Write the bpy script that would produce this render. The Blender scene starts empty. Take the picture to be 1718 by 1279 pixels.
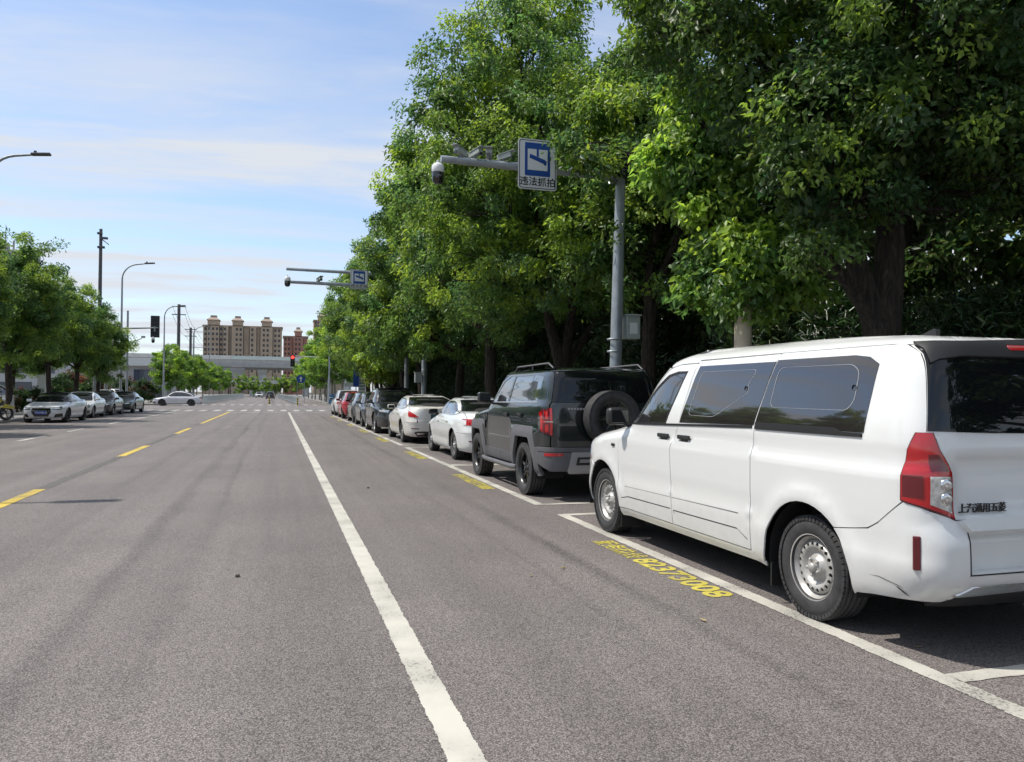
import bpy, bmesh, math, random
import numpy as np
from mathutils import Vector, Matrix
from mathutils.geometry import delaunay_2d_cdt
R = math.radians
for _b in (bpy.data.objects, bpy.data.meshes, bpy.data.materials):
    for _o in list(_b): _b.remove(_o)
SC = bpy.context.scene
COL = SC.collection
random.seed(7); RNG = np.random.default_rng(11)

# ------------------------------------------------------------------ camera, sky, sun, exposure
CAM_H = 1.45
cd = bpy.data.cameras.new('camera'); cam = bpy.data.objects.new('camera', cd); COL.objects.link(cam)
cd.sensor_fit = 'HORIZONTAL'; cd.sensor_width = 36.0; cd.lens = 36.0*1300/1718
cd.clip_start = 0.05; cd.clip_end = 6000
_r = Vector((0.95740256, -0.28867214, 0.00698033)); _u = Vector((-0.01139747, -0.01362356, 0.99984224)); _f = Vector((0.2885315, 0.95733108, 0.01633336))
cam.matrix_world = Matrix(((_r.x, _u.x, -_f.x, 0), (_r.y, _u.y, -_f.y, 0), (_r.z, _u.z, -_f.z, CAM_H), (0, 0, 0, 1)))
SC.camera = cam

SUN_TO = Vector((-0.58, 0.20, 1.0)).normalized()      # direction towards the sun: high, from the left, a little ahead
sun_el = math.asin(SUN_TO.z); sun_az = math.atan2(SUN_TO.x, SUN_TO.y)
sl = bpy.data.lights.new('sun', 'SUN'); so = bpy.data.objects.new('sun', sl); COL.objects.link(so)
sl.energy = 3.2; sl.angle = R(0.53); sl.color = (1.0, 0.94, 0.85)
so.rotation_euler = (-SUN_TO).to_track_quat('-Z', 'Y').to_euler()
so.location = (-30, 10, 60)

wd = bpy.data.worlds.new('World'); SC.world = wd; wd.use_nodes = True
def build_world():
    nt = wd.node_tree; n = nt.nodes; L = nt.links; n.clear()
    out = n.new('ShaderNodeOutputWorld'); bg = n.new('ShaderNodeBackground'); bg.inputs[1].default_value = 0.15
    sky = n.new('ShaderNodeTexSky'); sky.sky_type = 'NISHITA'; sky.sun_disc = False
    sky.sun_elevation = sun_el; sky.sun_rotation = sun_az; sky.air_density = 1.0; sky.dust_density = 0.6; sky.ozone_density = 1.5
    tc = n.new('ShaderNodeTexCoord'); sep = n.new('ShaderNodeSeparateXYZ'); L.new(tc.outputs['Generated'], sep.inputs[0])
    def M(op, a, b=None, c=None):
        m = n.new('ShaderNodeMath'); m.operation = op
        for i, v in enumerate((a, b, c)):
            if v is None: continue
            if isinstance(v, (int, float)): m.inputs[i].default_value = v
            else: L.new(v, m.inputs[i])
        return m.outputs[0]
    zc = M('MAXIMUM', sep.outputs[2], 0.0); den = M('ADD', zc, 0.10)
    px = M('DIVIDE', sep.outputs[0], den); py = M('DIVIDE', sep.outputs[1], den)
    # high thin cloud: long streaks running roughly left to right, and broad veils
    def noise(sx, sy, rot, scale, detail, rough, ox):
        cmb = n.new('ShaderNodeCombineXYZ'); L.new(px, cmb.inputs[0]); L.new(py, cmb.inputs[1]); cmb.inputs[2].default_value = ox
        mp = n.new('ShaderNodeMapping'); L.new(cmb.outputs[0], mp.inputs[0]); mp.inputs['Rotation'].default_value = (0, 0, rot); mp.inputs['Scale'].default_value = (sx, sy, 1)
        t = n.new('ShaderNodeTexNoise'); L.new(mp.outputs[0], t.inputs[0]); t.inputs['Scale'].default_value = scale; t.inputs['Detail'].default_value = detail; t.inputs['Roughness'].default_value = rough
        t.inputs['Distortion'].default_value = 0.35
        return t.outputs[0]
    def ramp(v, a, b):
        m = n.new('ShaderNodeMapRange'); m.interpolation_type = 'SMOOTHSTEP'; L.new(v, m.inputs[0]); m.inputs[1].default_value = a; m.inputs[2].default_value = b
        return m.outputs[0]
    n1 = noise(0.42, 1.0, R(-22), 1.1, 6, 0.55, 3.1)
    n2 = noise(0.25, 1.3, R(-14), 2.6, 8, 0.62, 9.4)
    veil = ramp(n1, 0.38, 0.62); wisp = ramp(n2, 0.42, 0.68)
    c = M('ADD', M('MULTIPLY', veil, 0.58), M('MULTIPLY', M('MULTIPLY', wisp, M('ADD', M('MULTIPLY', veil, 0.6), 0.4)), 0.62))
    hz = M('SUBTRACT', 1.0, M('MULTIPLY', zc, 1.25)); hz = M('MAXIMUM', hz, 0.25)
    low = ramp(zc, 0.16, 0.0)
    c = M('MINIMUM', M('ADD', M('ADD', M('MULTIPLY', c, 1.05), 0.12), M('MULTIPLY', low, 0.30)), 1.0)
    mix = n.new('ShaderNodeMix'); mix.data_type = 'RGBA'; L.new(c, mix.inputs['Factor'])
    tint = n.new('ShaderNodeMix'); tint.data_type = 'RGBA'; tint.blend_type = 'MULTIPLY'; tint.inputs['Factor'].default_value = 1.0
    L.new(sky.outputs[0], tint.inputs['A']); tint.inputs['B'].default_value = (0.80, 0.835, 0.88, 1)
    L.new(tint.outputs['Result'], mix.inputs['A']); mix.inputs['B'].default_value = (3.22, 3.40, 3.70, 1)
    L.new(mix.outputs['Result'], bg.inputs[0]); L.new(bg.outputs[0], out.inputs[0])
build_world()
SC.view_settings.view_transform = 'Standard'; SC.view_settings.look = 'None'; SC.view_settings.gamma = 1.0
SC.view_settings.exposure = 0.62
try: SC.view_settings.use_curve_mapping = False
except Exception: pass
SC.cycles.max_bounces = 5; SC.cycles.diffuse_bounces = 4; SC.cycles.glossy_bounces = 3; SC.cycles.transmission_bounces = 4; SC.cycles.transparent_max_bounces = 8
SC.cycles.use_adaptive_sampling = True; SC.cycles.adaptive_threshold = 0.025; SC.cycles.adaptive_min_samples = 16
SC.cycles.caustics_reflective = False; SC.cycles.caustics_refractive = False

# ------------------------------------------------------------------ materials
MATS = {}
def bsdf(m): return m.node_tree.nodes['Principled BSDF']
def mat(name, col=(0.5, 0.5, 0.5), rough=0.6, metal=0.0, coat=0.0, ior=None, emit=None, estr=0.0, noise=0.0, nscale=6.0, bump=0.0, bscale=60.0, spec=None, trans=0.0):
    if name in MATS: return MATS[name]
    m = bpy.data.materials.new(name); m.use_nodes = True; nt = m.node_tree; b = bsdf(m)
    b.inputs['Base Color'].default_value = (*col, 1); b.inputs['Roughness'].default_value = rough; b.inputs['Metallic'].default_value = metal
    if coat: b.inputs['Coat Weight'].default_value = coat; b.inputs['Coat Roughness'].default_value = 0.04
    if ior: b.inputs['IOR'].default_value = ior
    if spec is not None: b.inputs['Specular IOR Level'].default_value = spec
    if trans: b.inputs['Transmission Weight'].default_value = trans
    if emit: b.inputs['Emission Color'].default_value = (*emit, 1); b.inputs['Emission Strength'].default_value = estr
    if noise or bump:
        tc = nt.nodes.new('ShaderNodeTexCoord')
    if noise:
        t = nt.nodes.new('ShaderNodeTexNoise'); t.inputs['Scale'].default_value = nscale; t.inputs['Detail'].default_value = 6
        nt.links.new(tc.outputs['Object'], t.inputs[0])
        mx = nt.nodes.new('ShaderNodeMix'); mx.data_type = 'RGBA'
        mr = nt.nodes.new('ShaderNodeMapRange'); nt.links.new(t.outputs[0], mr.inputs[0]); mr.inputs[1].default_value = 0.3; mr.inputs[2].default_value = 0.7
        nt.links.new(mr.outputs[0], mx.inputs['Factor'])
        mx.inputs['A'].default_value = (*[c*(1-noise) for c in col], 1); mx.inputs['B'].default_value = (*[min(1, c*(1+noise)) for c in col], 1)
        nt.links.new(mx.outputs['Result'], b.inputs['Base Color'])
    if bump:
        t2 = nt.nodes.new('ShaderNodeTexNoise'); t2.inputs['Scale'].default_value = bscale; t2.inputs['Detail'].default_value = 5
        nt.links.new(tc.outputs['Object'], t2.inputs[0]); bp = nt.nodes.new('ShaderNodeBump'); bp.inputs['Strength'].default_value = bump
        bp.inputs['Distance'].default_value = 0.02
        nt.links.new(t2.outputs[0], bp.inputs['Height']); nt.links.new(bp.outputs[0], b.inputs['Normal'])
    MATS[name] = m; return m

def paint(name, col, rough=0.35, coat=1.0, metal=0.0, dust=0.25):
    """car paint with a clear coat and a little road dust that thickens low on the body"""
    if name in MATS: return MATS[name]
    m = mat(name, col, rough, metal, coat); nt = m.node_tree; b = bsdf(m); L = nt.links
    tc = nt.nodes.new('ShaderNodeTexCoord'); sp = nt.nodes.new('ShaderNodeSeparateXYZ'); L.new(tc.outputs['Object'], sp.inputs[0])
    mr = nt.nodes.new('ShaderNodeMapRange'); L.new(sp.outputs[2], mr.inputs[0]); mr.inputs[1].default_value = 0.75; mr.inputs[2].default_value = 0.22
    t = nt.nodes.new('ShaderNodeTexNoise'); t.inputs['Scale'].default_value = 9; t.inputs['Detail'].default_value = 7; L.new(tc.outputs['Object'], t.inputs[0])
    mu = nt.nodes.new('ShaderNodeMath'); mu.operation = 'MULTIPLY'; L.new(mr.outputs[0], mu.inputs[0]); L.new(t.outputs[0], mu.inputs[1])
    m2 = nt.nodes.new('ShaderNodeMath'); m2.operation = 'MULTIPLY'; L.new(mu.outputs[0], m2.inputs[0]); m2.inputs[1].default_value = dust*2
    mx = nt.nodes.new('ShaderNodeMix'); mx.data_type = 'RGBA'; L.new(m2.outputs[0], mx.inputs['Factor']); mx.inputs['A'].default_value = (*col, 1); mx.inputs['B'].default_value = (0.30, 0.275, 0.24, 1)
    L.new(mx.outputs['Result'], b.inputs['Base Color'])
    r2 = nt.nodes.new('ShaderNodeMapRange'); L.new(m2.outputs[0], r2.inputs[0]); r2.inputs[3].default_value = 0.03; r2.inputs[4].default_value = 0.5
    L.new(r2.outputs[0], b.inputs['Coat Roughness'])
    return m

# ------------------------------------------------------------------ object helpers
def tag(o, label=None, cat=None, group=None, kind=None):
    if label: o['label'] = label
    if cat: o['category'] = cat
    if group: o['group'] = group
    if kind: o['kind'] = kind
    return o
def empty(name, loc=(0, 0, 0), rz=0.0, label=None, cat=None, group=None):
    o = bpy.data.objects.new(name, None); COL.objects.link(o); o.location = loc; o.rotation_euler = (0, 0, rz); o.empty_display_size = 0.2
    return tag(o, label, cat, group)
def link(name, me, parent=None, loc=None, rz=None):
    o = bpy.data.objects.new(name, me); COL.objects.link(o)
    if parent is not None: o.parent = parent
    if loc is not None: o.location = loc
    if rz is not None: o.rotation_euler = (0, 0, rz)
    return o
def mkmesh(name, v, f, m=None, smooth=False):
    me = bpy.data.meshes.new(name); me.from_pydata([tuple(map(float, p)) for p in v], [], f); me.update()
    if m is not None: me.materials.append(m)
    if smooth: me.polygons.foreach_set('use_smooth', [True]*len(me.polygons))
    return me
def copy_tree(o, parent=None):
    c = o.copy(); COL.objects.link(c)
    if parent is not None: c.parent = parent
    for ch in list(o.children): copy_tree(ch, c)
    return c

class MB:
    """collects simple shapes into one mesh"""
    def __init__(s): s.v = []; s.f = []; s.sm = []
    def add(s, v, f, sm=False):
        k = len(s.v); s.v += [tuple(p) for p in v]; s.f += [tuple(i+k for i in q) for q in f]; s.sm += [sm]*len(f); return s
    def box(s, x0, x1, y0, y1, z0, z1):
        v = [(x, y, z) for z in (z0, z1) for y in (y0, y1) for x in (x0, x1)]
        return s.add(v, [(0, 2, 3, 1), (4, 5, 7, 6), (0, 1, 5, 4), (2, 6, 7, 3), (0, 4, 6, 2), (1, 3, 7, 5)])
    def cbox(s, c, d, rx=0, ry=0, rz=0, bev=0.0):
        M = Matrix.Rotation(rz, 3, 'Z') @ Matrix.Rotation(ry, 3, 'Y') @ Matrix.Rotation(rx, 3, 'X')
        hx, hy, hz = d[0]/2, d[1]/2, d[2]/2
        if bev <= 0:
            v = [(x, y, z) for z in (-hz, hz) for y in (-hy, hy) for x in (-hx, hx)]
            f = [(0, 2, 3, 1), (4, 5, 7, 6), (0, 1, 5, 4), (2, 6, 7, 3), (0, 4, 6, 2), (1, 3, 7, 5)]
        else:
            bm = bmesh.new(); bmesh.ops.create_cube(bm, size=1.0)
            for q in bm.verts: q.co = Vector((q.co.x*d[0], q.co.y*d[1], q.co.z*d[2]))
            bmesh.ops.bevel(bm, geom=bm.edges[:], offset=bev, segments=2, affect='EDGES', profile=0.5)
            bm.verts.index_update(); v = [tuple(q.co) for q in bm.verts]; f = [tuple(x.index for x in q.verts) for q in bm.faces]; bm.free()
        v = [tuple(M @ Vector(p) + Vector(c)) for p in v]
        return s.add(v, f)
    def tube(s, pts, rad, seg=10, caps=True):
        pts = [Vector(p) for p in pts]; n = len(pts)
        if not hasattr(rad, '__len__'): rad = [rad]*n
        V = []; up = None
        for i, p in enumerate(pts):
            d = (pts[min(i+1, n-1)]-pts[max(i-1, 0)]).normalized()
            if up is None: up = Vector((0, 0, 1)) if abs(d.z) < 0.9 else Vector((1, 0, 0))
            a = d.cross(up).normalized(); b = a.cross(d).normalized(); up = b
            for k in range(seg):
                t = 2*math.pi*k/seg; V.append(p + (a*math.cos(t)+b*math.sin(t))*rad[i])
        F = []
        for i in range(n-1):
            for k in range(seg):
                q = (k+1) % seg; F.append((i*seg+k, i*seg+q, (i+1)*seg+q, (i+1)*seg+k))
        F = [tuple(reversed(q)) for q in F]
        s.add(V, F, True)
        if caps: s.add(V[:seg], [tuple(range(seg))]); s.add(V[-seg:], [tuple(range(seg-1, -1, -1))])
        return s
    def lathe(s, prof, seg=20, c=(0, 0, 0), axis='Z', closed=False):
        """prof: list of (radius, height)"""
        V = []
        for r, h in prof:
            for k in range(seg):
                t = 2*math.pi*k/seg; a, b = r*math.cos(t), r*math.sin(t)
                p = (a, b, h) if axis == 'Z' else ((h, a, b) if axis == 'X' else (b, h, a))
                V.append((p[0]+c[0], p[1]+c[1], p[2]+c[2]))
        F = []; n = len(prof); rg = range(n) if closed else range(n-1)
        for i in rg:
            j = (i+1) % n
            for k in range(seg):
                q = (k+1) % seg; F.append((i*seg+k, i*seg+q, j*seg+q, j*seg+k))
        return s.add(V, F, True)
    def prism(s, poly, fn, d0, d1):
        """poly 2-D; fn(a,b,d) -> xyz ; extruded from d0 to d1"""
        n = len(poly); v = [fn(a, b, d0) for a, b in poly]+[fn(a, b, d1) for a, b in poly]
        f = [tuple(range(n)), tuple(range(2*n-1, n-1, -1))]+[(i, i+n, (i+1) % n+n, (i+1) % n) for i in range(n)]
        return s.add(v, f)
    def mesh(s, name, m, fixn=True):
        me = bpy.data.meshes.new(name); me.from_pydata(s.v, [], s.f); me.update()
        if fixn:
            bm = bmesh.new(); bm.from_mesh(me); bmesh.ops.recalc_face_normals(bm, faces=bm.faces); bm.to_mesh(me); bm.free()
        me.polygons.foreach_set('use_smooth', s.sm)
        if m is not None: me.materials.append(m)
        return me
    def build(s, name, m, parent=None, loc=None, rz=None):
        return link(name, s.mesh(name, m), parent, loc, rz)

def inpoly(P, loops):
    inside = np.zeros(len(P), bool); x, y = P[:, 0], P[:, 1]
    for L in loops:
        L = np.asarray(L); x1, y1 = L[:, 0], L[:, 1]; x2, y2 = np.roll(x1, -1), np.roll(y1, -1)
        for a, b, c, d in zip(x1, y1, x2, y2):
            if b == d: continue
            k = ((b > y) != (d > y)) & (x < (c-a)*(y-b)/(d-b)+a); inside ^= k
    return inside
def tri2d(loops, h):
    """triangulate loops (even-odd) with interior points about h apart -> points, ccw triangles"""
    pts = []; ed = []
    for L in loops:
        k = len(pts); n = len(L); pts += [tuple(p) for p in L]; ed += [(k+i, k+(i+1) % n) for i in range(n)]
    B = np.array(pts); lo, hi = B.min(0), B.max(0)
    hx, hy = h if hasattr(h, '__len__') else (h, h)
    gx = np.arange(lo[0]+hx*0.5, hi[0], hx); gy = np.arange(lo[1]+hy*0.5, hi[1], hy)
    if len(gx) and len(gy):
        G = np.array([(a, b) for a in gx for b in gy]); G = G[inpoly(G, loops)]
        if len(G):
            d = np.min(((G[:, None, 0]-B[None, :, 0])/hx)**2+((G[:, None, 1]-B[None, :, 1])/hy)**2, 1); G = G[d > 0.16]
            pts += [tuple(p) for p in G]
    v, e, f, *_ = delaunay_2d_cdt([Vector(p) for p in pts], ed, [], 0, 1e-6)
    V = np.array([(p.x, p.y) for p in v]); F = np.array([q for q in f if len(q) == 3])
    ok = inpoly(V[F].mean(1), loops); F = F[ok]
    a, b, c = V[F[:, 0]], V[F[:, 1]], V[F[:, 2]]
    ar = (b[:, 0]-a[:, 0])*(c[:, 1]-a[:, 1])-(b[:, 1]-a[:, 1])*(c[:, 0]-a[:, 0])
    F = F[np.abs(ar) > 1e-9]; ar = ar[np.abs(ar) > 1e-9]; F[ar < 0] = F[ar < 0][:, ::-1]
    return V, F
def boundary(F):
    E = {}
    for q in F:
        for i in range(3):
            a, b = int(q[i]), int(q[(i+1) % 3])
            if (b, a) in E: del E[(b, a)]
            else: E[(a, b)] = 1
    return list(E)
def normals_mesh(name, v, f, n, m):
    me = mkmesh(name, v, f, m, True)
    try: me.normals_split_custom_set_from_vertices([tuple(map(float, q)) for q in n])
    except Exception: pass
    return me
def subdiv_loop(L, h):
    out = []
    for i, p in enumerate(L):
        q = L[(i+1) % len(L)]
        k = max(1, int(math.ceil(math.hypot(q[0]-p[0], q[1]-p[1])/h)))
        out += [(p[0]+(q[0]-p[0])*j/k, p[1]+(q[1]-p[1])*j/k) for j in range(k)]
    return out
def rounded(L, r, k=3):
    """round the corners of a 2-D loop"""
    out = []; n = len(L)
    for i in range(n):
        p = Vector(L[i]); a = Vector(L[i-1])-p; b = Vector(L[(i+1) % n])-p
        d = min(r, a.length*0.45, b.length*0.45); pa = p+a.normalized()*d; pb = p+b.normalized()*d
        for j in range(k+1):
            t = j/k; out.append(tuple(pa*(1-t)**2+p*2*t*(1-t)+pb*t*t))
    return out
def flat_panel(name, loops, fn, nrm, m, parent=None, thick=0.01, h=0.3):
    """a flat plate: 2-D loops placed by fn(a,b) -> xyz, with real thickness along -nrm"""
    V, F = tri2d(loops, h); nrm = np.array(nrm, float); P = np.array([fn(a, b) for a, b in V]); n = len(P)
    v = list(P)+list(P-nrm*thick); f = [tuple(map(int, q)) for q in F]
    t = P[F[0]]; d = np.dot(np.cross(t[1]-t[0], t[2]-t[0]), nrm)
    if d < 0: f = [q[::-1] for q in f]
    E = boundary(np.array(f)); f2 = f+[(q[2]+n, q[1]+n, q[0]+n) for q in f]+[(b, a, a+n, b+n) for a, b in E]
    return link(name, mkmesh(name, v, f2, m), parent)
# ------------------------------------------------------------------ vehicles: a body skin made of plan outlines stacked by height
def pchip(xs, ys):
    xs = np.array(xs, float); ys = np.array(ys, float); h = np.diff(xs); d = np.diff(ys)/h; m = np.zeros(len(xs))
    m[0], m[-1] = d[0], d[-1]
    for i in range(1, len(xs)-1):
        if d[i-1]*d[i] > 0:
            w1, w2 = 2*h[i]+h[i-1], h[i]+2*h[i-1]; m[i] = (w1+w2)/(w1/d[i-1]+w2/d[i])
    def fn(x):
        x = np.clip(x, xs[0], xs[-1]); i = np.clip(np.searchsorted(xs, x)-1, 0, len(xs)-2); t = (x-xs[i])/h[i]
        return ((1+2*t)*(1-t)**2*ys[i]+t*(1-t)**2*h[i]*m[i]+t*t*(3-2*t)*ys[i+1]+t*t*(t-1)*h[i]*m[i+1])
    return fn
NE, NS = 22, 52                       # samples on half an end, on half a side
class Skin:
    def __init__(s, w, f, r, nf, nr, sm=0.0, dz=0.0125, bump=None):
        z0, z1 = w[0][0], w[-1][0]; s.z0, s.z1 = z0, z1
        s.z = np.linspace(z0, z1, int((z1-z0)/dz)+1); s.dz = s.z[1]-s.z[0]
        W, F, Rr = [pchip(*zip(*q))(s.z) for q in (w, f, r)]
        nf = nf if hasattr(nf, '__len__') else [(z0, nf), (z1, nf)]; nr = nr if hasattr(nr, '__len__') else [(z0, nr), (z1, nr)]
        NF = np.interp(s.z, *zip(*nf)); NR = np.interp(s.z, *zip(*nr))
        K = 2*(NE+NS)+1; s.K = K; P = np.zeros((len(s.z), K, 3))
        for i, z in enumerate(s.z):
            for end in (0, 1):
                n = (NR, NF)[end][i]; u0 = 2**(-1/n); a = abs((Rr, F)[end][i]-sm)
                xi = np.linspace(0, u0, NS+1); xs = (1-xi**n)**(1/n); et = np.linspace(u0, 0, NE+1)[1:]; ss = (1-et**n)**(1/n)
                S = np.concatenate([xi, ss])*a; X = np.concatenate([xs, et])*W[i]
                if end == 0: P[i, :NE+NS+1, 1] = sm-S[::-1]; P[i, :NE+NS+1, 0] = -X[::-1]
                else: P[i, NE+NS:, 1] = sm+S; P[i, NE+NS:, 0] = -X
            P[i, :, 2] = z
        s.P = P; s.norm()
        if bump is not None:
            b = bump(P[..., 1], -P[..., 0], P[..., 2], s.N); s.P = P+s.N*b[..., None]; s.P[:, 0, 0] = 0; s.P[:, -1, 0] = 0; s.norm()
    def norm(s):
        gz, gk = np.gradient(s.P, axis=0), np.gradient(s.P, axis=1); n = np.cross(gz, gk); n /= np.linalg.norm(n, axis=2, keepdims=True)+1e-12; s.N = n
        s.N[:, 0, 0] = 0; s.N[:, -1, 0] = 0
    def _bi(s, A, q, z):
        k = np.clip(np.asarray(q)/0.05, 0, s.K-1-1e-6); i = np.clip((np.asarray(z)-s.z0)/s.dz, 0, len(s.z)-1-1e-6)
        k0 = k.astype(int); i0 = i.astype(int); a = (k-k0)[..., None]; b = (i-i0)[..., None]
        return (A[i0, k0]*(1-a)+A[i0, k0+1]*a)*(1-b)+(A[i0+1, k0]*(1-a)+A[i0+1, k0+1]*a)*b
    def at(s, q, z): return s._bi(s.P, q, z)
    def nat(s, q, z): n = s._bi(s.N, q, z); return n/(np.linalg.norm(n, axis=-1, keepdims=True)+1e-12)
    def row(s, z):
        i = min(max((z-s.z0)/s.dz, 0), len(s.z)-1-1e-6); k = int(i); b = i-k; return s.P[k]*(1-b)+s.P[k+1]*b
    def q_side(s, y, z): r = s.row(z); return float(np.interp(y, r[:, 1], np.arange(s.K)))*0.05
    def q_rear(s, x, z): r = s.row(z)[:NE+NS+1]; return float(np.interp(abs(x), np.maximum.accumulate(-r[:, 0]), np.arange(len(r))))*0.05
    def q_front(s, x, z):
        r = s.row(z)[NE+NS:]; xx = np.maximum.accumulate(-r[::-1, 0]); return (s.K-1-float(np.interp(abs(x), xx, np.arange(len(r)))))*0.05
    def conv(s, loop, h=0.05):
        """loop of (y,z) side points, ('r',x,z) rear points or ('f',x,z) front points -> (q,z) points"""
        out = []; n = len(loop)
        def one(p):
            if p[0] == 'r': return (s.q_rear(p[1], p[2]), p[2])
            if p[0] == 'f': return (s.q_front(p[1], p[2]), p[2])
            return (s.q_side(p[0], p[1]), p[1])
        for i, p in enumerate(loop):
            q = loop[(i+1) % n]; ka, kb = (p[0] if isinstance(p[0], str) else 's'), (q[0] if isinstance(q[0], str) else 's')
            a, b = (p[1:] if ka != 's' else p), (q[1:] if kb != 's' else q)
            if ka == kb:
                m = max(1, int(math.ceil(math.hypot(b[0]-a[0], b[1]-a[1])/h)))
                for j in range(m):
                    c = (a[0]+(b[0]-a[0])*j/m, a[1]+(b[1]-a[1])*j/m); out.append(one(c if ka == 's' else (ka, *c)))
            else:
                A, B = one(p), one(q); m = max(1, int(math.ceil(math.hypot(B[0]-A[0], B[1]-A[1])/h)))
                out += [(A[0]+(B[0]-A[0])*j/m, A[1]+(B[1]-A[1])*j/m) for j in range(m)]
        res = [out[0]]
        for p in out[1:]:
            if math.hypot(p[0]-res[-1][0], p[1]-res[-1][1]) > 1e-4: res.append(p)
        if math.hypot(res[0][0]-res[-1][0], res[0][1]-res[-1][1]) < 1e-4: res.pop()
        return res
def arc(c, r, a0, a1, k=16): return [(c[0]+r*math.cos(R(a0+(a1-a0)*i/k)), c[1]+r*math.sin(R(a0+(a1-a0)*i/k))) for i in range(k+1)]

class Car:
    def __init__(s, name, skin, loc, rz, label, cat, group=None):
        s.root = empty(name, loc, rz, label, cat, group); s.sk = skin
    def panel(s, name, loop, m, holes=(), off=0.0, thick=0.014, mirror='pair', h=(0.07, 0.06), parent=None, labels=None, raw=False):
        sk = s.sk; loops = [sk.conv(L) if not raw else L for L in (loop, *holes)]
        V, F = tri2d(loops, h); P = sk.at(V[:, 0], V[:, 1]); N = sk.nat(V[:, 0], V[:, 1]); P = P+N*off
        n = len(P); f = [tuple(int(i) for i in q[::-1]) for q in F]
        v = list(P); nn = list(N)
        if thick > 0:
            E = boundary(np.array(f)); idx = {}
            for a, b in E:
                t = P[b]-P[a]; o = np.cross(t, N[a]); o /= np.linalg.norm(o)+1e-12
                for k in (a, b): idx.setdefault(k, []).append(o)
            mp = {}
            for k, os in idx.items():
                o = sum(os); o = o/(np.linalg.norm(o)+1e-12); mp[k] = len(v)
                v += [P[k], P[k]-N[k]*thick]; w = N[k]*0.55+o; w /= np.linalg.norm(w); nn += [w, o]
            f += [(b, a, a2, b2) for a, b, a2, b2 in [(mp[a], mp[b], mp[a]+1, mp[b]+1) for a, b in E]]
            f = f[:len(F)]+[(q[1], q[0], q[3], q[2])[::-1] for q in f[len(F):]]
        v = np.array(v); nn = np.array(nn); fl = np.array([-1, 1, 1.0]); par = parent or s.root; res = []
        if mirror == 'join':
            k = len(v); v2 = np.vstack([v, v*fl]); n2 = np.vstack([nn, nn*fl]); f2 = f+[tuple(i+k for i in q[::-1]) for q in f]
            res.append(link(name, normals_mesh(name, v2, f2, n2, m), par))
        else:
            res.append(link(name, normals_mesh(name, v, f, nn, m), par))
            if mirror == 'pair':
                res.append(link(name, normals_mesh(name, v*fl, [q[::-1] for q in f], nn*fl, m), par))
        return res
    def cap(s, name, m, z, dz, parent=None, rings=5):
        """closes the skin at height z with a low dome"""
        r = s.sk.row(z)[::2]; full = np.vstack([r, (r*np.array([-1, 1, 1]))[::-1][1:-1]]); c = np.array([0, full[:, 1].mean(), 0])
        v = []; k = len(full)
        for i in range(rings):
            q = 1-i/rings; p = c+(full-c)*q; p[:, 2] = z+dz*(1-q*q); v += list(p)
        v.append((c[0], c[1], z+dz)); f = []
        for i in range(rings-1):
            for j in range(k): f.append((i*k+j, i*k+(j+1) % k, (i+1)*k+(j+1) % k, (i+1)*k+j))
        f += [((rings-1)*k+j, (rings-1)*k+(j+1) % k, len(v)-1) for j in range(k)]
        me = mkmesh(name, v, f, m, True); bm = bmesh.new(); bm.from_mesh(me); bmesh.ops.recalc_face_normals(bm, faces=bm.faces)
        bm.normal_update()
        if sum(q.normal.z for q in bm.faces) < 0: bmesh.ops.reverse_faces(bm, faces=bm.faces)
        bm.to_mesh(me); bm.free(); return link(name, me, parent or s.root)
    def core(s, m, inset, z0, z1, name='underbody', y0=None, y1=None, scale=1.0):
        """dark inner shell behind the panels"""
        sk = s.sk; zs = np.linspace(z0, z1, 10); v = []; ks = list(range(0, sk.K, 4))
        for z in zs:
            p = sk.row(z)[ks].copy(); p[:, 0] = np.minimum(p[:, 0]+inset, 0); p[:, 1] = np.clip(p[:, 1]*scale, y0 if y0 is not None else -9, y1 if y1 is not None else 9)
            v += list(np.vstack([p, (p*np.array([-1, 1, 1]))[::-1][1:-1]]))
        k = len(v)//len(zs); f = [(i*k+j, i*k+(j+1) % k, (i+1)*k+(j+1) % k, (i+1)*k+j) for i in range(len(zs)-1) for j in range(k)]
        f += [tuple(range(k)), tuple(range((len(zs)-1)*k, len(zs)*k))]
        me = mkmesh(name, v, f, m); bm = bmesh.new(); bm.from_mesh(me); bmesh.ops.recalc_face_normals(bm, faces=bm.faces); bm.to_mesh(me); bm.free()
        return link(name, me, s.root)
    def side_x(s, y, z): p = s.sk.at(np.array([s.sk.q_side(y, z)]), np.array([z]))[0]; return -p[0]
    def handle(s, y, z, m, L=0.2, hgt=0.045, parent=None, out=0.035):
        for sg in (-1, 1):
            x = s.side_x(y, z); b = MB(); b.cbox((sg*(x+out*0.55), y, z+0.006), (out*0.55, L, hgt*0.72), bev=0.008); b.cbox((sg*(x+0.006), y, z-0.012), (0.02, L*0.62, hgt*0.9), bev=0.008)
            b.build('door_handle', m, s.root)
    def mirror(s, y, z, body, glass, L=0.2, hh=0.15, arm_m=None):
        for sg in (-1, 1):
            x = s.side_x(y, z-hh*0.4); cx = sg*(x+0.16)
            b = MB(); b.cbox((cx, y+0.02, z), (0.23, 0.10, hh), rz=sg*R(-8), bev=0.035); o = b.build('wing_mirror', body, s.root)
            for p in o.data.polygons: p.use_smooth = True
            g = MB(); g.cbox((cx, y-0.034, z), (0.19, 0.012, hh*0.74), rz=sg*R(-8), bev=0.004); g.build('mirror_glass', glass, o)
            a = MB(); a.tube([(sg*(x-0.02), y+0.02, z-hh*0.55), (sg*(x+0.08), y+0.02, z-hh*0.42)], [0.035, 0.026], 8); a.build('mirror_arm', arm_m or body, o)

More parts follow.
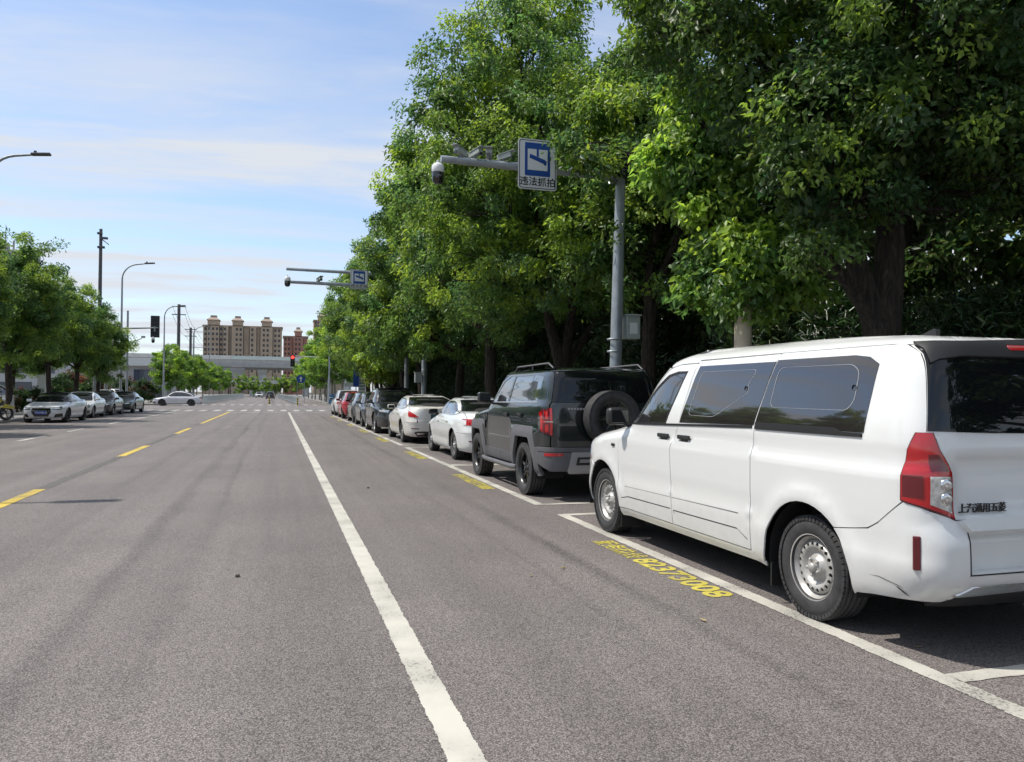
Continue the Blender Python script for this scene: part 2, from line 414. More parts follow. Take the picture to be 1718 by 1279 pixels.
# ---- wheels
def tyre_mesh(r, rr, w, grooves=True, side_text=False):
    h = w/2; b = 0.018
    prof = [(rr-0.008, -h*0.80), (rr+0.012, -h*0.93), (rr+(r-rr)*0.45, -h-0.004), (r-0.045, -h*0.97), (r-0.016, -h*0.84)]
    xs = np.linspace(-0.78, 0.78, 5)
    for i, x in enumerate(xs):
        prof += [(r-0.012 if False else r, h*(x-0.15)), (r, h*(x+0.10))]
        if i < 4 and grooves: prof += [(r-0.010, h*(x+0.12)), (r-0.010, h*(x+0.21))]
    prof += [(r-0.016, h*0.86), (r-0.045, h*0.97), (rr+(r-rr)*0.45, h+0.004), (rr+0.03, h*0.95), (rr+0.012, h*0.93), (rr-0.008, h*0.80)]
    b = MB(); b.lathe(prof, 56, axis='X', closed=True); me = b.mesh('tyre', MATS['tyre_rubber']); return me
def tread_blocks(r, w, n=56):
    """shoulder lugs of the tread"""
    b = MB(); h = w/2
    for k in range(n):
        t = 2*math.pi*k/n
        for sg in (-1, 1):
            c, s = math.cos(t), math.sin(t); x = sg*h*0.88; v = []
            for dr in (-0.022, 0.0012):
                for dx in (-h*0.14, h*0.10):
                    for dt in (-0.046, 0.046):
                        q = r+dr-(0.012 if dx*sg > 0 else 0); a = t+dt*0.95
                        v.append((x+dx, q*math.cos(a), q*math.sin(a)))
            b.add(v, [(0, 1, 3, 2), (4, 6, 7, 5), (0, 4, 5, 1), (2, 3, 7, 6), (0, 2, 6, 4), (1, 5, 7, 3)])
    return b
def rim_disc(rr, holes, dep, m, thick=0.02, seg=56, h=0.03, name='wheel'):
    """wheel face: disc with openings, dished by dep(radius) (positive = outwards, -x)"""
    outer = [(rr*math.cos(2*math.pi*i/seg), rr*math.sin(2*math.pi*i/seg)) for i in range(seg)]
    V, F = tri2d([outer, *holes], h); rad = np.hypot(V[:, 0], V[:, 1]); X = -np.array([dep(q) for q in rad])
    P = np.column_stack([X, V[:, 0], V[:, 1]]); n = len(P)
    f = [tuple(int(i) for i in q[::-1]) for q in F]
    E = boundary(np.array(f)); v = list(P)+list(P+np.array([thick, 0, 0])); f2 = f+[(q[2]+n, q[1]+n, q[0]+n) for q in f]+[(b, a, a+n, b+n) for a, b in E]
    return v, f2
WHEELS = {}
def wheel_set(key, r, rr, w, style, rim_mat, hub_mat=None, blocks=False):
    """returns (face mesh, barrel mesh, tyre mesh, lug mesh) shared by all wheels of a kind"""
    if key in WHEELS: return WHEELS[key]
    if style == 'steel':
        holes = [[(0.715*rr*math.cos(a)+0.0135*math.cos(t), 0.715*rr*math.sin(a)+0.0135*math.sin(t)) for t in np.linspace(0, 2*math.pi, 13)[:-1]] for a in np.linspace(0, 2*math.pi, 21)[:-1]]
        dp = pchip([0, .24, .30, .36, .46, .58, .66, .76, .80, .84], [.010, .010, .006, -.016, -.026, -.002, .004, .000, -.008, -.024]); dep = lambda q: float(dp(np.array([q/rr]))[0])-0.012
    else:
        n = {'five': 5, 'ten': 10, 'six': 6, 'multi': 8}[style]; holes = []
        dp = pchip([0, .2, .5, .9, 1.0], [.0, .005, -.012, .002, .004]); dep = lambda q: float(dp(np.array([q/rr]))[0])-0.006
        for k in range(n):
            a0 = 2*math.pi*k/n+math.pi/2; da = math.pi/n; wi, wo = (0.55, 0.80) if style != 'ten' else (0.5, 0.74)
            L = [(0.33*rr, -da*wi), (0.55*rr, -da*(wi+wo)/2), (0.87*rr, -da*wo), (0.90*rr, 0), (0.87*rr, da*wo), (0.55*rr, da*(wi+wo)/2), (0.33*rr, da*wi)]
            holes.append([(q*math.cos(a0+t), q*math.sin(a0+t)) for q, t in L])
            if style in ('five', 'six'):   # split spokes
                a1 = a0+da; holes.append([(q*math.cos(a1+t), q*math.sin(a1+t)) for q, t in [(0.45*rr, 0), (0.84*rr, -da*0.10), (0.84*rr, da*0.10)]])
    v, f = rim_disc(rr*(0.84 if style == 'steel' else 0.955), holes, dep, rim_mat, 0.010 if style == 'steel' else 0.03, h=0.011 if style == 'steel' else rr*0.13)
    face = mkmesh('wheel', v, f, rim_mat, style == 'steel')
    if style == 'steel': face.set_sharp_from_angle(angle=R(42))
    b = MB(); h = w/2
    b.lathe(list(((rr*1.0, h*0.86-0.0), (rr*1.035, h*0.90), (rr*1.03, h*0.84), (rr*0.985, h*0.80), (rr*0.955, h*0.66), (rr*0.90, h*0.58), (rr*0.875, h*0.42), (rr*0.83, h*0.33), (rr*0.82, 0.0)) if style == 'steel' else ((rr*1.0, h*0.86), (rr*1.035, h*0.90), (rr*1.03, h*0.80), (rr*0.97, h*0.74), (rr*0.955, h*0.30), (rr*0.90, 0.0), (rr*0.90, -h*0.7))), 48, axis='X')
    b.v = [(-p[0], p[1], p[2]) for p in b.v]; barrel = b.mesh('rim', rim_mat, False); bm = bmesh.new(); bm.from_mesh(barrel); bmesh.ops.recalc_face_normals(bm, faces=bm.faces); bmesh.ops.reverse_faces(bm, faces=bm.faces); bm.to_mesh(barrel); bm.free()
    d = MB(); d.lathe([(rr*0.88, 0.055), (0.001, 0.055)], 24, axis='X'); d.lathe([(rr*0.62, 0.035), (rr*0.62, 0.05), (0.02, 0.05)], 24, axis='X'); disc = d.mesh('brake_disc', MATS['brake_metal'])
    l = MB()
    for k in range(5):
        a = 2*math.pi*k/5+0.3; y, z = 0.16*rr/0.19*0.30*math.cos(a), 0.16*rr/0.19*0.30*math.sin(a); l.lathe([(0.011, 0.012), (0.011, -0.004), (0.0075, -0.008), (0.0005, -0.008)], 8, c=(0, y, z), axis='X')
    l.lathe([(0.030, 0.01), (0.030, -0.010), (0.024, -0.018), (0.0005, -0.020)], 16, axis='X'); lug = l.mesh('hub_cap', hub_mat or rim_mat)
    ty = tyre_mesh(r, rr, w)
    WHEELS[key] = (face, barrel, ty, lug, disc, tread_blocks(r, w).mesh('tread', MATS['tyre_rubber']) if blocks else None); return WHEELS[key]
def wheels(car, key, ys, track, r, w, face_in=0.045, steer=0.0):
    face, barrel, ty, lug, disc, tb = WHEELS[key]
    for y in ys:
        for sg in (-1, 1):
            o = link('wheel', face, car.root); o.location = (sg*(track-face_in), y, r); o.rotation_euler = (random.uniform(0, 6.28), 0, math.pi if sg > 0 else 0)
            if sg > 0: o.rotation_euler = (random.uniform(0, 6.28), 0, math.pi)
            c = w/2-face_in
            for nm, me, dx in (('tyre', ty, c), ('rim', barrel, c), ('hub_cap', lug, -0.008), ('brake_disc', disc, 0.0)):
                q = link(nm, me, o); q.location = (dx, 0, 0)
            if tb is not None: q = link('tread', tb, o); q.location = (c, 0, 0); q['kind'] = 'stuff'
def wells(car, ys, r, x_in, x_out, m, arch=None):
    """dark wheel wells"""
    for y in ys:
        for sg in (-1, 1):
            b = MB(); k = 18; R1 = arch or r+0.1
            P = [(y+R1*math.cos(R(a)), r+R1*math.sin(R(a))) for a in np.linspace(-12, 192, k)]
            v = [(sg*x_in, p, q) for p, q in P]+[(sg*x_out, p, q) for p, q in P]
            b.add(v, [(i, i+1, i+1+k, i+k) for i in range(k-1)]+[tuple(range(k))]); b.build('wheel_well', m, car.root)
def plate(car, c, nrm_y, m, w=0.44, h=0.14, text=None, tm=None, tilt=0.0, name='number_plate'):
    b = MB(); b.cbox(c, (w, 0.008, h), rx=tilt, bev=0.003); o = b.build(name, m, car.root)
    if text:
        t = text_mesh(text, 0.105*h/0.14, 0.001, tm, 'plate_lettering'); t.parent = o; t.location = (c[0], c[1]+nrm_y*0.006, c[2]); t.rotation_euler = (R(90)+tilt, 0, 0 if nrm_y < 0 else math.pi)
    return o
def text_mesh(s, size, ext, m, name, align='CENTER', bold=0.0, shear=0.0, sx=1.0, sp=1.0):
    cu = bpy.data.curves.new(name, 'FONT'); cu.body = s; cu.size = size; cu.extrude = ext; cu.align_x = align; cu.align_y = 'CENTER'; cu.offset = bold; cu.resolution_u = 3; cu.shear = shear; cu.space_character = sp
    o = bpy.data.objects.new(name, cu); COL.objects.link(o); bpy.context.view_layer.update()
    dg = bpy.context.evaluated_depsgraph_get(); me = bpy.data.meshes.new_from_object(o.evaluated_get(dg)); bpy.data.objects.remove(o); bpy.data.curves.remove(cu)
    me.name = name; me.materials.clear(); me.materials.append(m)
    for v in me.vertices: v.co.x *= sx
    return link(name, me)

# vehicle materials
mat('tyre_rubber', (0.034, 0.034, 0.036), 0.72, noise=0.35, nscale=14, bump=0.15, bscale=90)
mat('brake_metal', (0.10, 0.10, 0.10), 0.5, 0.6)
mat('steel_wheel', (0.44, 0.43, 0.41), 0.42, 0.35, noise=0.12, nscale=30)
mat('alloy_silver', (0.52, 0.53, 0.54), 0.32, 0.75, noise=0.1)
mat('alloy_black', (0.028, 0.028, 0.030), 0.3, 0.3, coat=0.5)
mat('under_black', (0.010, 0.010, 0.011), 0.85)
mat('trim_black', (0.018, 0.018, 0.019), 0.45, noise=0.2)
mat('seal_black', (0.008, 0.008, 0.008), 0.6)
mat('cladding_grey', (0.105, 0.105, 0.115), 0.62, noise=0.12, bump=0.06, bscale=240)
mat('tinted_glass', (0.022, 0.020, 0.020), 0.03, coat=1.0, ior=1.7)
mat('dark_glass', (0.006, 0.007, 0.008), 0.02, ior=1.5)
mat('lamp_red', (0.40, 0.006, 0.010), 0.10, coat=1.0)
mat('lamp_dark_red', (0.11, 0.003, 0.007), 0.15, coat=1.0)
mat('lamp_clear', (0.62, 0.63, 0.62), 0.10, 0.6, coat=1.0, noise=0.35, nscale=40)
mat('chrome', (0.62, 0.62, 0.63), 0.16, 1.0)
mat('plastic_silver', (0.36, 0.36, 0.37), 0.36, 0.35)
mat('plate_blue', (0.012, 0.055, 0.33), 0.35)
mat('plate_text', (0.75, 0.75, 0.75), 0.5)
mat('plate_green', (0.03, 0.09, 0.10), 0.35)
mat('etched_white', (0.26, 0.27, 0.29), 0.4)
paint('paint_van_white', (0.70, 0.712, 0.705), dust=0.26)
# ------------------------------------------------------------------ the white passenger van in front
def make_van(loc, rz, label):
    wb, r, ar = 1.64, 0.335, 0.43
    def bump(s, x, z, N):
        b = np.zeros_like(s)
        for c in (-wb, wb):
            d = np.hypot(s-c, z-r); b += 0.016*np.exp(-((d-ar-0.03)/0.07)**2)*(z < 1.0)*(x > 0.6)
        rear = 1/(1+np.exp((s+2.42)/0.03)); inn = 1/(1+np.exp((x-0.655)/0.02))
        b += -0.042*rear*inn/(1+np.exp((z-1.105)/0.014))/(1+np.exp(-(z-0.80)/0.01))     # pressed-in lower tailgate
        b += 0.012*np.exp(-((z-0.60)/0.035)**2)*(x > 0.7)*(np.abs(s) < 1.1)            # door swage
        return b
    w = [(.24, .83), (.31, .872), (.40, .884), (.52, .893), (.60, .888), (.80, .900), (.98, .905), (1.02, .906), (1.045, .899), (1.07, .882), (1.10, .879), (1.16, .884), (1.21, .881), (1.45, .835), (1.68, .775), (1.75, .735), (1.80, .665), (1.835, .56), (1.855, .44)]
    f = [(.24, 2.28), (.40, 2.40), (.62, 2.42), (.85, 2.38), (.97, 2.28), (1.03, 2.10), (1.09, 1.72), (1.14, 1.38), (1.20, 1.24), (1.45, .93), (1.66, .66), (1.75, .50), (1.80, .28), (1.835, -.10), (1.855, -.45)]
    rr = [(.24, -2.46), (.36, -2.58), (.50, -2.635), (.66, -2.63), (.76, -2.60), (1.0, -2.59), (1.24, -2.57), (1.50, -2.53), (1.70, -2.48), (1.77, -2.44), (1.80, -2.34), (1.835, -1.95), (1.855, -1.5)]
    sk = Skin(w, f, rr, [(.24, 7), (.9, 6.5), (1.05, 5), (1.86, 5)], [(.24, 9), (.5, 13), (1.2, 16), (1.7, 16), (1.86, 8)], bump=bump)
    c = Car('passenger_van', sk, loc, rz, label, 'van'); W = MATS['paint_van_white']; G = MATS['tinted_glass']; blk = MATS['trim_black']
    g = 0.005
    ra = lambda cy, a0, a1: [(cy+ar*math.cos(R(a)), r+ar*math.sin(R(a))) for a in np.linspace(a0, a1, 16)]
    # front fender, bumper, bonnet
    c.panel('front_fender', [(1.205+g, .34), *ra(wb, 180, 62), (2.00, .74), (2.06, 1.0), (1.75, 1.085), (1.40, 1.135), (1.13, 1.15), (1.22, .90)], W)
    c.panel('front_bumper', [*ra(wb, 57, -8), ('f', .0, .28), ('f', 0, .72), ('f', .5, .72), (2.02, .73)], W, mirror='join')
    c.panel('bonnet', [(1.16, 1.157), (1.42, 1.142), (1.76, 1.093), (2.07, 1.005), ('f', .62, .97), ('f', 0, .985), ('f', 0, 1.16)], W, mirror='join', h=(.07, .02))
    c.panel('headlamp', [(2.05, .74), (2.09, .97), ('f', .50, .94), ('f', .52, .78)], MATS['lamp_clear'], off=.002)
    c.panel('grille', [('f', .46, .74), ('f', .46, .93), ('f', 0, .94), ('f', 0, .74)], blk, mirror='join')
    # doors
    fw = [(1.00, 1.178), (.27, 1.205), (.05, 1.640), (.20, 1.640), (.36, 1.612), (.55, 1.51), (.72, 1.40), (.90, 1.265)]
    c.panel('front_door', [(1.20, .335), (1.215, .90), (1.125, 1.155), (1.06, 1.21), (.80, 1.43), (.58, 1.58), (.36, 1.685), (.18, 1.712), (-.095+g, 1.715), (.02, 1.21), (.145, .98), (.125+g, .335)], W, holes=[fw])
    c.panel('door_window', fw, MATS['tinted_glass'], off=-.006, thick=0)
    c.panel('window_seal', [(p[0], p[1]) for p in [(1.015, 1.168), (.25, 1.196), (.03, 1.655), (.20, 1.656), (.37, 1.628), (.56, 1.527), (.735, 1.414), (.915, 1.275)]], MATS['seal_black'], holes=[fw], off=.0025, thick=.008, h=(9, 9))
    mw = [(.005, 1.215), (-1.066, 1.235), (-1.186, 1.69), (-.15, 1.69)]
    c.panel('sliding_door', [(.125-g, .335), (.145-2*g, .98), (.02-2*g, 1.21), (-.095-2*g, 1.735), (-1.195, 1.745), (-1.075, 1.23), (-1.06, 1.05), (-1.035+g, .335)], W)
    c.panel('side_window', [*mw], G, off=.004, thick=.006)
    rw = [(-1.083, 1.235), (-2.16, 1.235), (-2.185, 1.64), (-2.10, 1.685), (-1.97, 1.70), (-1.204, 1.70)]
    c.panel('rear_quarter_window', rw, G, off=.004, thick=.006)
    c.panel('belt_trim', [(1.02, 1.160), (1.02, 1.176), (-1.05, 1.233), (-1.05, 1.213)], MATS['seal_black'], off=.006, thick=.008)
    c.panel('slide_rail', [(-1.09, 1.207), (-1.09, 1.258), (-1.90, 1.254), (-1.98, 1.232), (-2.15, 1.230), (-2.15, 1.207)], MATS['seal_black'], off=.009, thick=.01)
    def etch(L, wdt=.0055):
        inner = []; n = len(L); cx = sum(p[0] for p in L)/n; cy = sum(p[1] for p in L)/n
        for p in L:
            d = math.hypot(p[0]-cx, p[1]-cy); inner.append((p[0]-(p[0]-cx)/d*wdt*1.2, p[1]-(p[1]-cy)/d*wdt))
        return L, inner
    o, i = etch(rounded([(-1.22, 1.365), (-2.00, 1.36), (-2.05, 1.42), (-2.05, 1.60), (-1.98, 1.645), (-1.25, 1.645)], .06)); c.panel('etched_line', o, MATS['etched_white'], holes=[i], off=.0055, thick=0, h=(9, 9))
    o, i = etch(rounded([(-.12, 1.28), (-.52, 1.275), (-.94, 1.47), (-.92, 1.53), (-1.00, 1.64), (-.22, 1.64)], .05)); c.panel('etched_line', o, MATS['etched_white'], holes=[i], off=.0055, thick=0, h=(9, 9))
    for (y, z) in ((-2.03, 1.50), (-.90, 1.50)):
        x = c.side_x(y, z)
        for sg in (-1, 1): b = MB(); b.lathe([(.018, -.004), (.018, .006), (.012, .010), (.0005, .010)], 12, c=(sg*(x+.006), y, z), axis='X'); b.build('window_catch', MATS['seal_black'], c.root)
    # sill
    c.panel('side_sill', [(1.19, .255), (1.20, .327), (-1.03, .327), (-1.19, .285), (-1.19, .255)], W, off=-.004)
    for (y0, y1) in ((1.16, .15), (.10, -1.0)):
        c.panel('door_swage_shade', [(y0-.02, .432), (y0-.16 if y0 > 1 else y0, .458), (y1 if y0 > 1 else y1+.13, .466), (y1 if y0 > 1 else y1+.0, .405), (y1, .398), (y1 if y0 > 1 else y1+.12, .4585), (y0-.155 if y0 > 1 else y0, .450), (y0-.02, .425)], MATS['seal_black'], off=.0012, thick=0, h=(9, 9))  # flat black strip drawn for the shade line of the door pressing
    c.panel('door_crease_shade', [(1.08, .548), (1.08, .551), (-.90, .583), (-.90, .574)], MATS['crease_shade_grey'], off=.0012, thick=0, h=(.07, 9))  # flat grey strip painted as the shade along the crease
    # rear quarter and pillars up to the roof
    c.panel('rear_quarter', [(-1.035-g, .335), (-1.06-2*g, 1.05), (-1.075-2*g, 1.23), (-1.195-2*g, 1.748), (-2.30, 1.752), ('r', .706, 1.746), ('r', .790, 1.255), ('r', .755, 1.165), ('r', .672, 1.04), ('r', .672, .83), (-2.46, .888), (-2.28, .735), (-2.20, .69), (-2.10, .672), *ra(-wb, 133, 8), (-1.19, .285), (-1.10, .31)], W)
    # tail lamp
    c.panel('tail_lamp', [(-2.497, 1.25), ('r', .768, 1.25), ('r', .742, 1.155), ('r', .668, 1.035), ('r', .668, .79), ('r', .80, .848), (-2.445, .885), (-2.450, 1.06), (-2.468, 1.16)], MATS['lamp_red'], off=.012, thick=.03, h=(.04, .04))
    c.panel('lamp_bezel', [(-2.490, 1.253), ('r', .760, 1.253), ('r', .734, 1.16), ('r', .658, 1.038), ('r', .658, .778), ('r', .80, .838), (-2.436, .877), (-2.443, 1.06), (-2.461, 1.16)], MATS['lamp_dark_red'], off=.006, thick=.02, h=(.04, .04))
    c.panel('reversing_lamp', [('r', .795, 1.018), ('r', .682, 1.018), ('r', .682, .818), ('r', .795, .868)], MATS['lamp_clear'], off=.0145, thick=.006, h=(.03, .03))
    for z in (.90, .975):
        for sg in (-1, 1):
            p = sk.at(np.array([sk.q_rear(.722, z)]), np.array([z]))[0]; b = MB(); b.lathe([(.034, -.006), (.034, .004), (.024, .010), (.0005, .006)], 18, c=(0, 0, 0), axis='Y')
            o = b.build('reflector_bowl', MATS['chrome'], c.root); o.location = (sg*-p[0], p[1]-.016, z); o.rotation_euler = (math.pi, 0, sg*R(12))
    c.panel('lamp_segment', [('r', .79, 1.135), ('r', .745, 1.135), ('r', .69, 1.045), ('r', .79, 1.045)], MATS['lamp_dark_red'], off=.0145, thick=.006, h=(.03, .03))
    c.panel('lamp_segment', [(-2.455, 1.02), ('r', .822, 1.02), ('r', .822, .90), (-2.452, .90)], MATS['lamp_dark_red'], off=.0135, thick=.004, h=(.03, .03))
    # tailgate
    rg = [('r', .785, 1.262), ('r', .701, 1.738), ('r', 0, 1.745), ('r', 0, 1.245), ('r', .40, 1.25)]
    c.panel('tailgate', [('r', 0, .785), ('r', .662, .785), ('r', .662, 1.035), ('r', .748, 1.16), ('r', .787, 1.255), ('r', .703, 1.745), ('r', 0, 1.765)], W, mirror='join')
    c.panel('rear_window', rg, MATS['dark_glass'], mirror='join', off=.005, thick=.006)
    c.panel('tailgate_garnish', [('r', 0, .715), ('r', .60, .715), ('r', .648, .778), ('r', 0, .778)], W, mirror='join', off=.040, thick=.12)
    pr = [('r', .585, .500), ('r', .585, .708), ('r', 0, .708), ('r', 0, .500)]
    c.panel('number_plate_recess', [('r', .60, .49), ('r', .60, .715), ('r', 0, .715), ('r', 0, .49)], W, mirror='join', off=-.075, thick=0)
    bmp = [('r', 0, .495), ('r', .592, .495), ('r', .592, .715), ('r', .645, .775), ('r', .80, .832), (-2.456, .872), (-2.285, .727), (-2.205, .682), (-2.10, .665), *ra(-wb, 134, 187), (-2.10, .30), (-2.42, .325), ('r', .70, .335), ('r', .52, .418), ('r', 0, .420)]
    c.panel('rear_bumper', bmp, W, mirror='join', off=.004, thick=.085)
    c.panel('recess_gap', [('r', 0, .486), ('r', .600, .486), ('r', .600, .716), ('r', .592, .716), ('r', .592, .494), ('r', 0, .494)], MATS['seal_black'], mirror='join', off=.0055, thick=0, h=(9, 9))
    c.panel('bumper_lip', [('r', 0, .425), ('r', .56, .425), ('r', .66, .372), ('r', .55, .372), ('r', 0, .385)], MATS['chrome'], mirror='join', off=.014, thick=.02)
    c.panel('bumper_skirt', [('r', 0, .375), ('r', .55, .362), ('r', .68, .35), ('r', .74, .30), ('r', 0, .285)], MATS['trim_black'], mirror='join', off=.003, thick=.02)
    for sg in (-1, 1):
        p = sk.at(np.array([sk.q_rear(.838, .60)]), np.array([.60]))[0]; b = MB(); b.cbox((0, 0, 0), (.040, .03, .185), bev=.006); o = b.build('rear_reflector', MATS['lamp_dark_red'], c.root); o.location = (-sg*p[0], p[1]-.004, .60); o.rotation_euler = (0, 0, sg*R(38))
    # scraped paint on the bumper corner
    for L in ([(-2.20, .420), (-2.28, .427), (-2.34, .415), (-2.40, .402), (-2.43, .388), (-2.40, .398), (-2.34, .411), (-2.28, .4235)], [(-2.38, .395), (-2.42, .36), (-2.44, .345), (-2.43, .36), (-2.40, .39)]):
        c.panel('scrape', L, MATS['under_black'], off=.0062, thick=0, mirror=None, h=(9, 9))
    # roof and its gutter
    c.panel('roof_side', [(-1.2, 1.755), (-2.30, 1.759), ('r', .725, 1.75), ('r', 0, 1.772), ('r', 0, 1.855), ('f', 0, 1.855), ('f', 0, 1.775), ('f', .50, 1.765), (.36, 1.695), (.18, 1.722), (-.10, 1.725), (-.10, 1.747)], W, mirror='join', h=(.09, .02), thick=.01)
    c.cap('roof', W, 1.855, .010)
    c.panel('windscreen', [('f', 0, 1.17), ('f', .72, 1.17), (1.08, 1.22), (.84, 1.42), (.60, 1.59), (.40, 1.69), ('f', .5, 1.755), ('f', 0, 1.765)], MATS['tinted_glass'], mirror='join', off=-.002)
    c.panel('windscreen_pillar', [(1.14, 1.165), (1.065, 1.218), (.805, 1.437), (.585, 1.588), (.38, 1.69), (.45, 1.70), (.66, 1.60), (.90, 1.42), (1.13, 1.225), (1.20, 1.165)], W, h=(9, 9), off=.002)
    # spoiler over the rear window
    c.panel('rear_spoiler', [('r', 0, 1.675), ('r', .50, 1.675), ('r', .66, 1.655), ('r', .705, 1.63), ('r', .695, 1.746), ('r', 0, 1.768)], MATS['trim_black'], mirror='join', off=.024, thick=.03, h=(.05, .03))
    c.panel('brake_light', [('r', 0, 1.735), ('r', .17, 1.735), ('r', .16, 1.71), ('r', 0, 1.71)], MATS['lamp_red'], mirror='join', off=.028, thick=.01)
    b = MB(); b.prism([(-.09, 0), (.10, 0), (-.07, .055), (-.09, .05)], lambda a, q, d: (d, -1.75+a, 1.845+q), -.018, .018); b.build('roof_antenna', blk, c.root)
    c.handle(.27, 1.085, blk, .20, .05); c.handle(-.09, 1.087, blk, .20, .05)
    c.mirror(1.10, 1.235, blk, MATS['dark_glass'], hh=.17)
    for sg in (-1, 1):
        x = c.side_x(1.32, .93); b = MB(); b.cbox((sg*(x+.006), 1.33, .94), (.014, .07, .028), bev=.004); b.build('side_repeater', blk, c.root)
    # lettering on the tailgate
    t = text_mesh('上汽通用五菱', .056, .004, MATS['badge_dark'], 'badge_lettering', bold=.0005); t.parent = c.root; t.location = (-.45, -2.578, .838); t.rotation_euler = (R(90), 0, 0)
    c.core(MATS['under_black'], .30, .25, 1.70, scale=.965)
    c.core(MATS['under_black'], .06, .26, 1.70, 'inner_shell', -1.10, 1.18)
    c.core(MATS['under_black'], .06, .86, 1.72, 'inner_liner', -2.50, 1.9, scale=.98)
    wells(c, (-wb, wb), r, .50, .845, MATS['under_black'], ar+.005)
    for y in (-wb, wb):
        for sg in (-1, 1):
            b = MB(); b.cbox((sg*.72, y+(.40 if y > 0 else .405)*(-1 if y > 0 else 1), .20), (.26, .012, .16)); b.build('mud_flap', blk, c.root)
    wheel_set('van', r, .208, .205, 'steel', MATS['steel_wheel'], MATS['steel_wheel'], blocks=True)
    wheels(c, 'van', (-wb, wb), .845, r, .205, face_in=.030)
    b = MB(); b.tube([(.3, -2.2, .28), (.3, -2.5, .27)], .03, 10); b.build('exhaust_pipe', MATS['brake_metal'], c.root)
    return c.root
mat('crease_shade_grey', (0.22, 0.225, 0.23), 0.5)
mat('badge_dark', (0.04, 0.04, 0.042), 0.3, 0.5)
make_van((4.165, 5.92, 0), 0, 'white passenger van with steel wheels and red tail lamps nearest the camera')
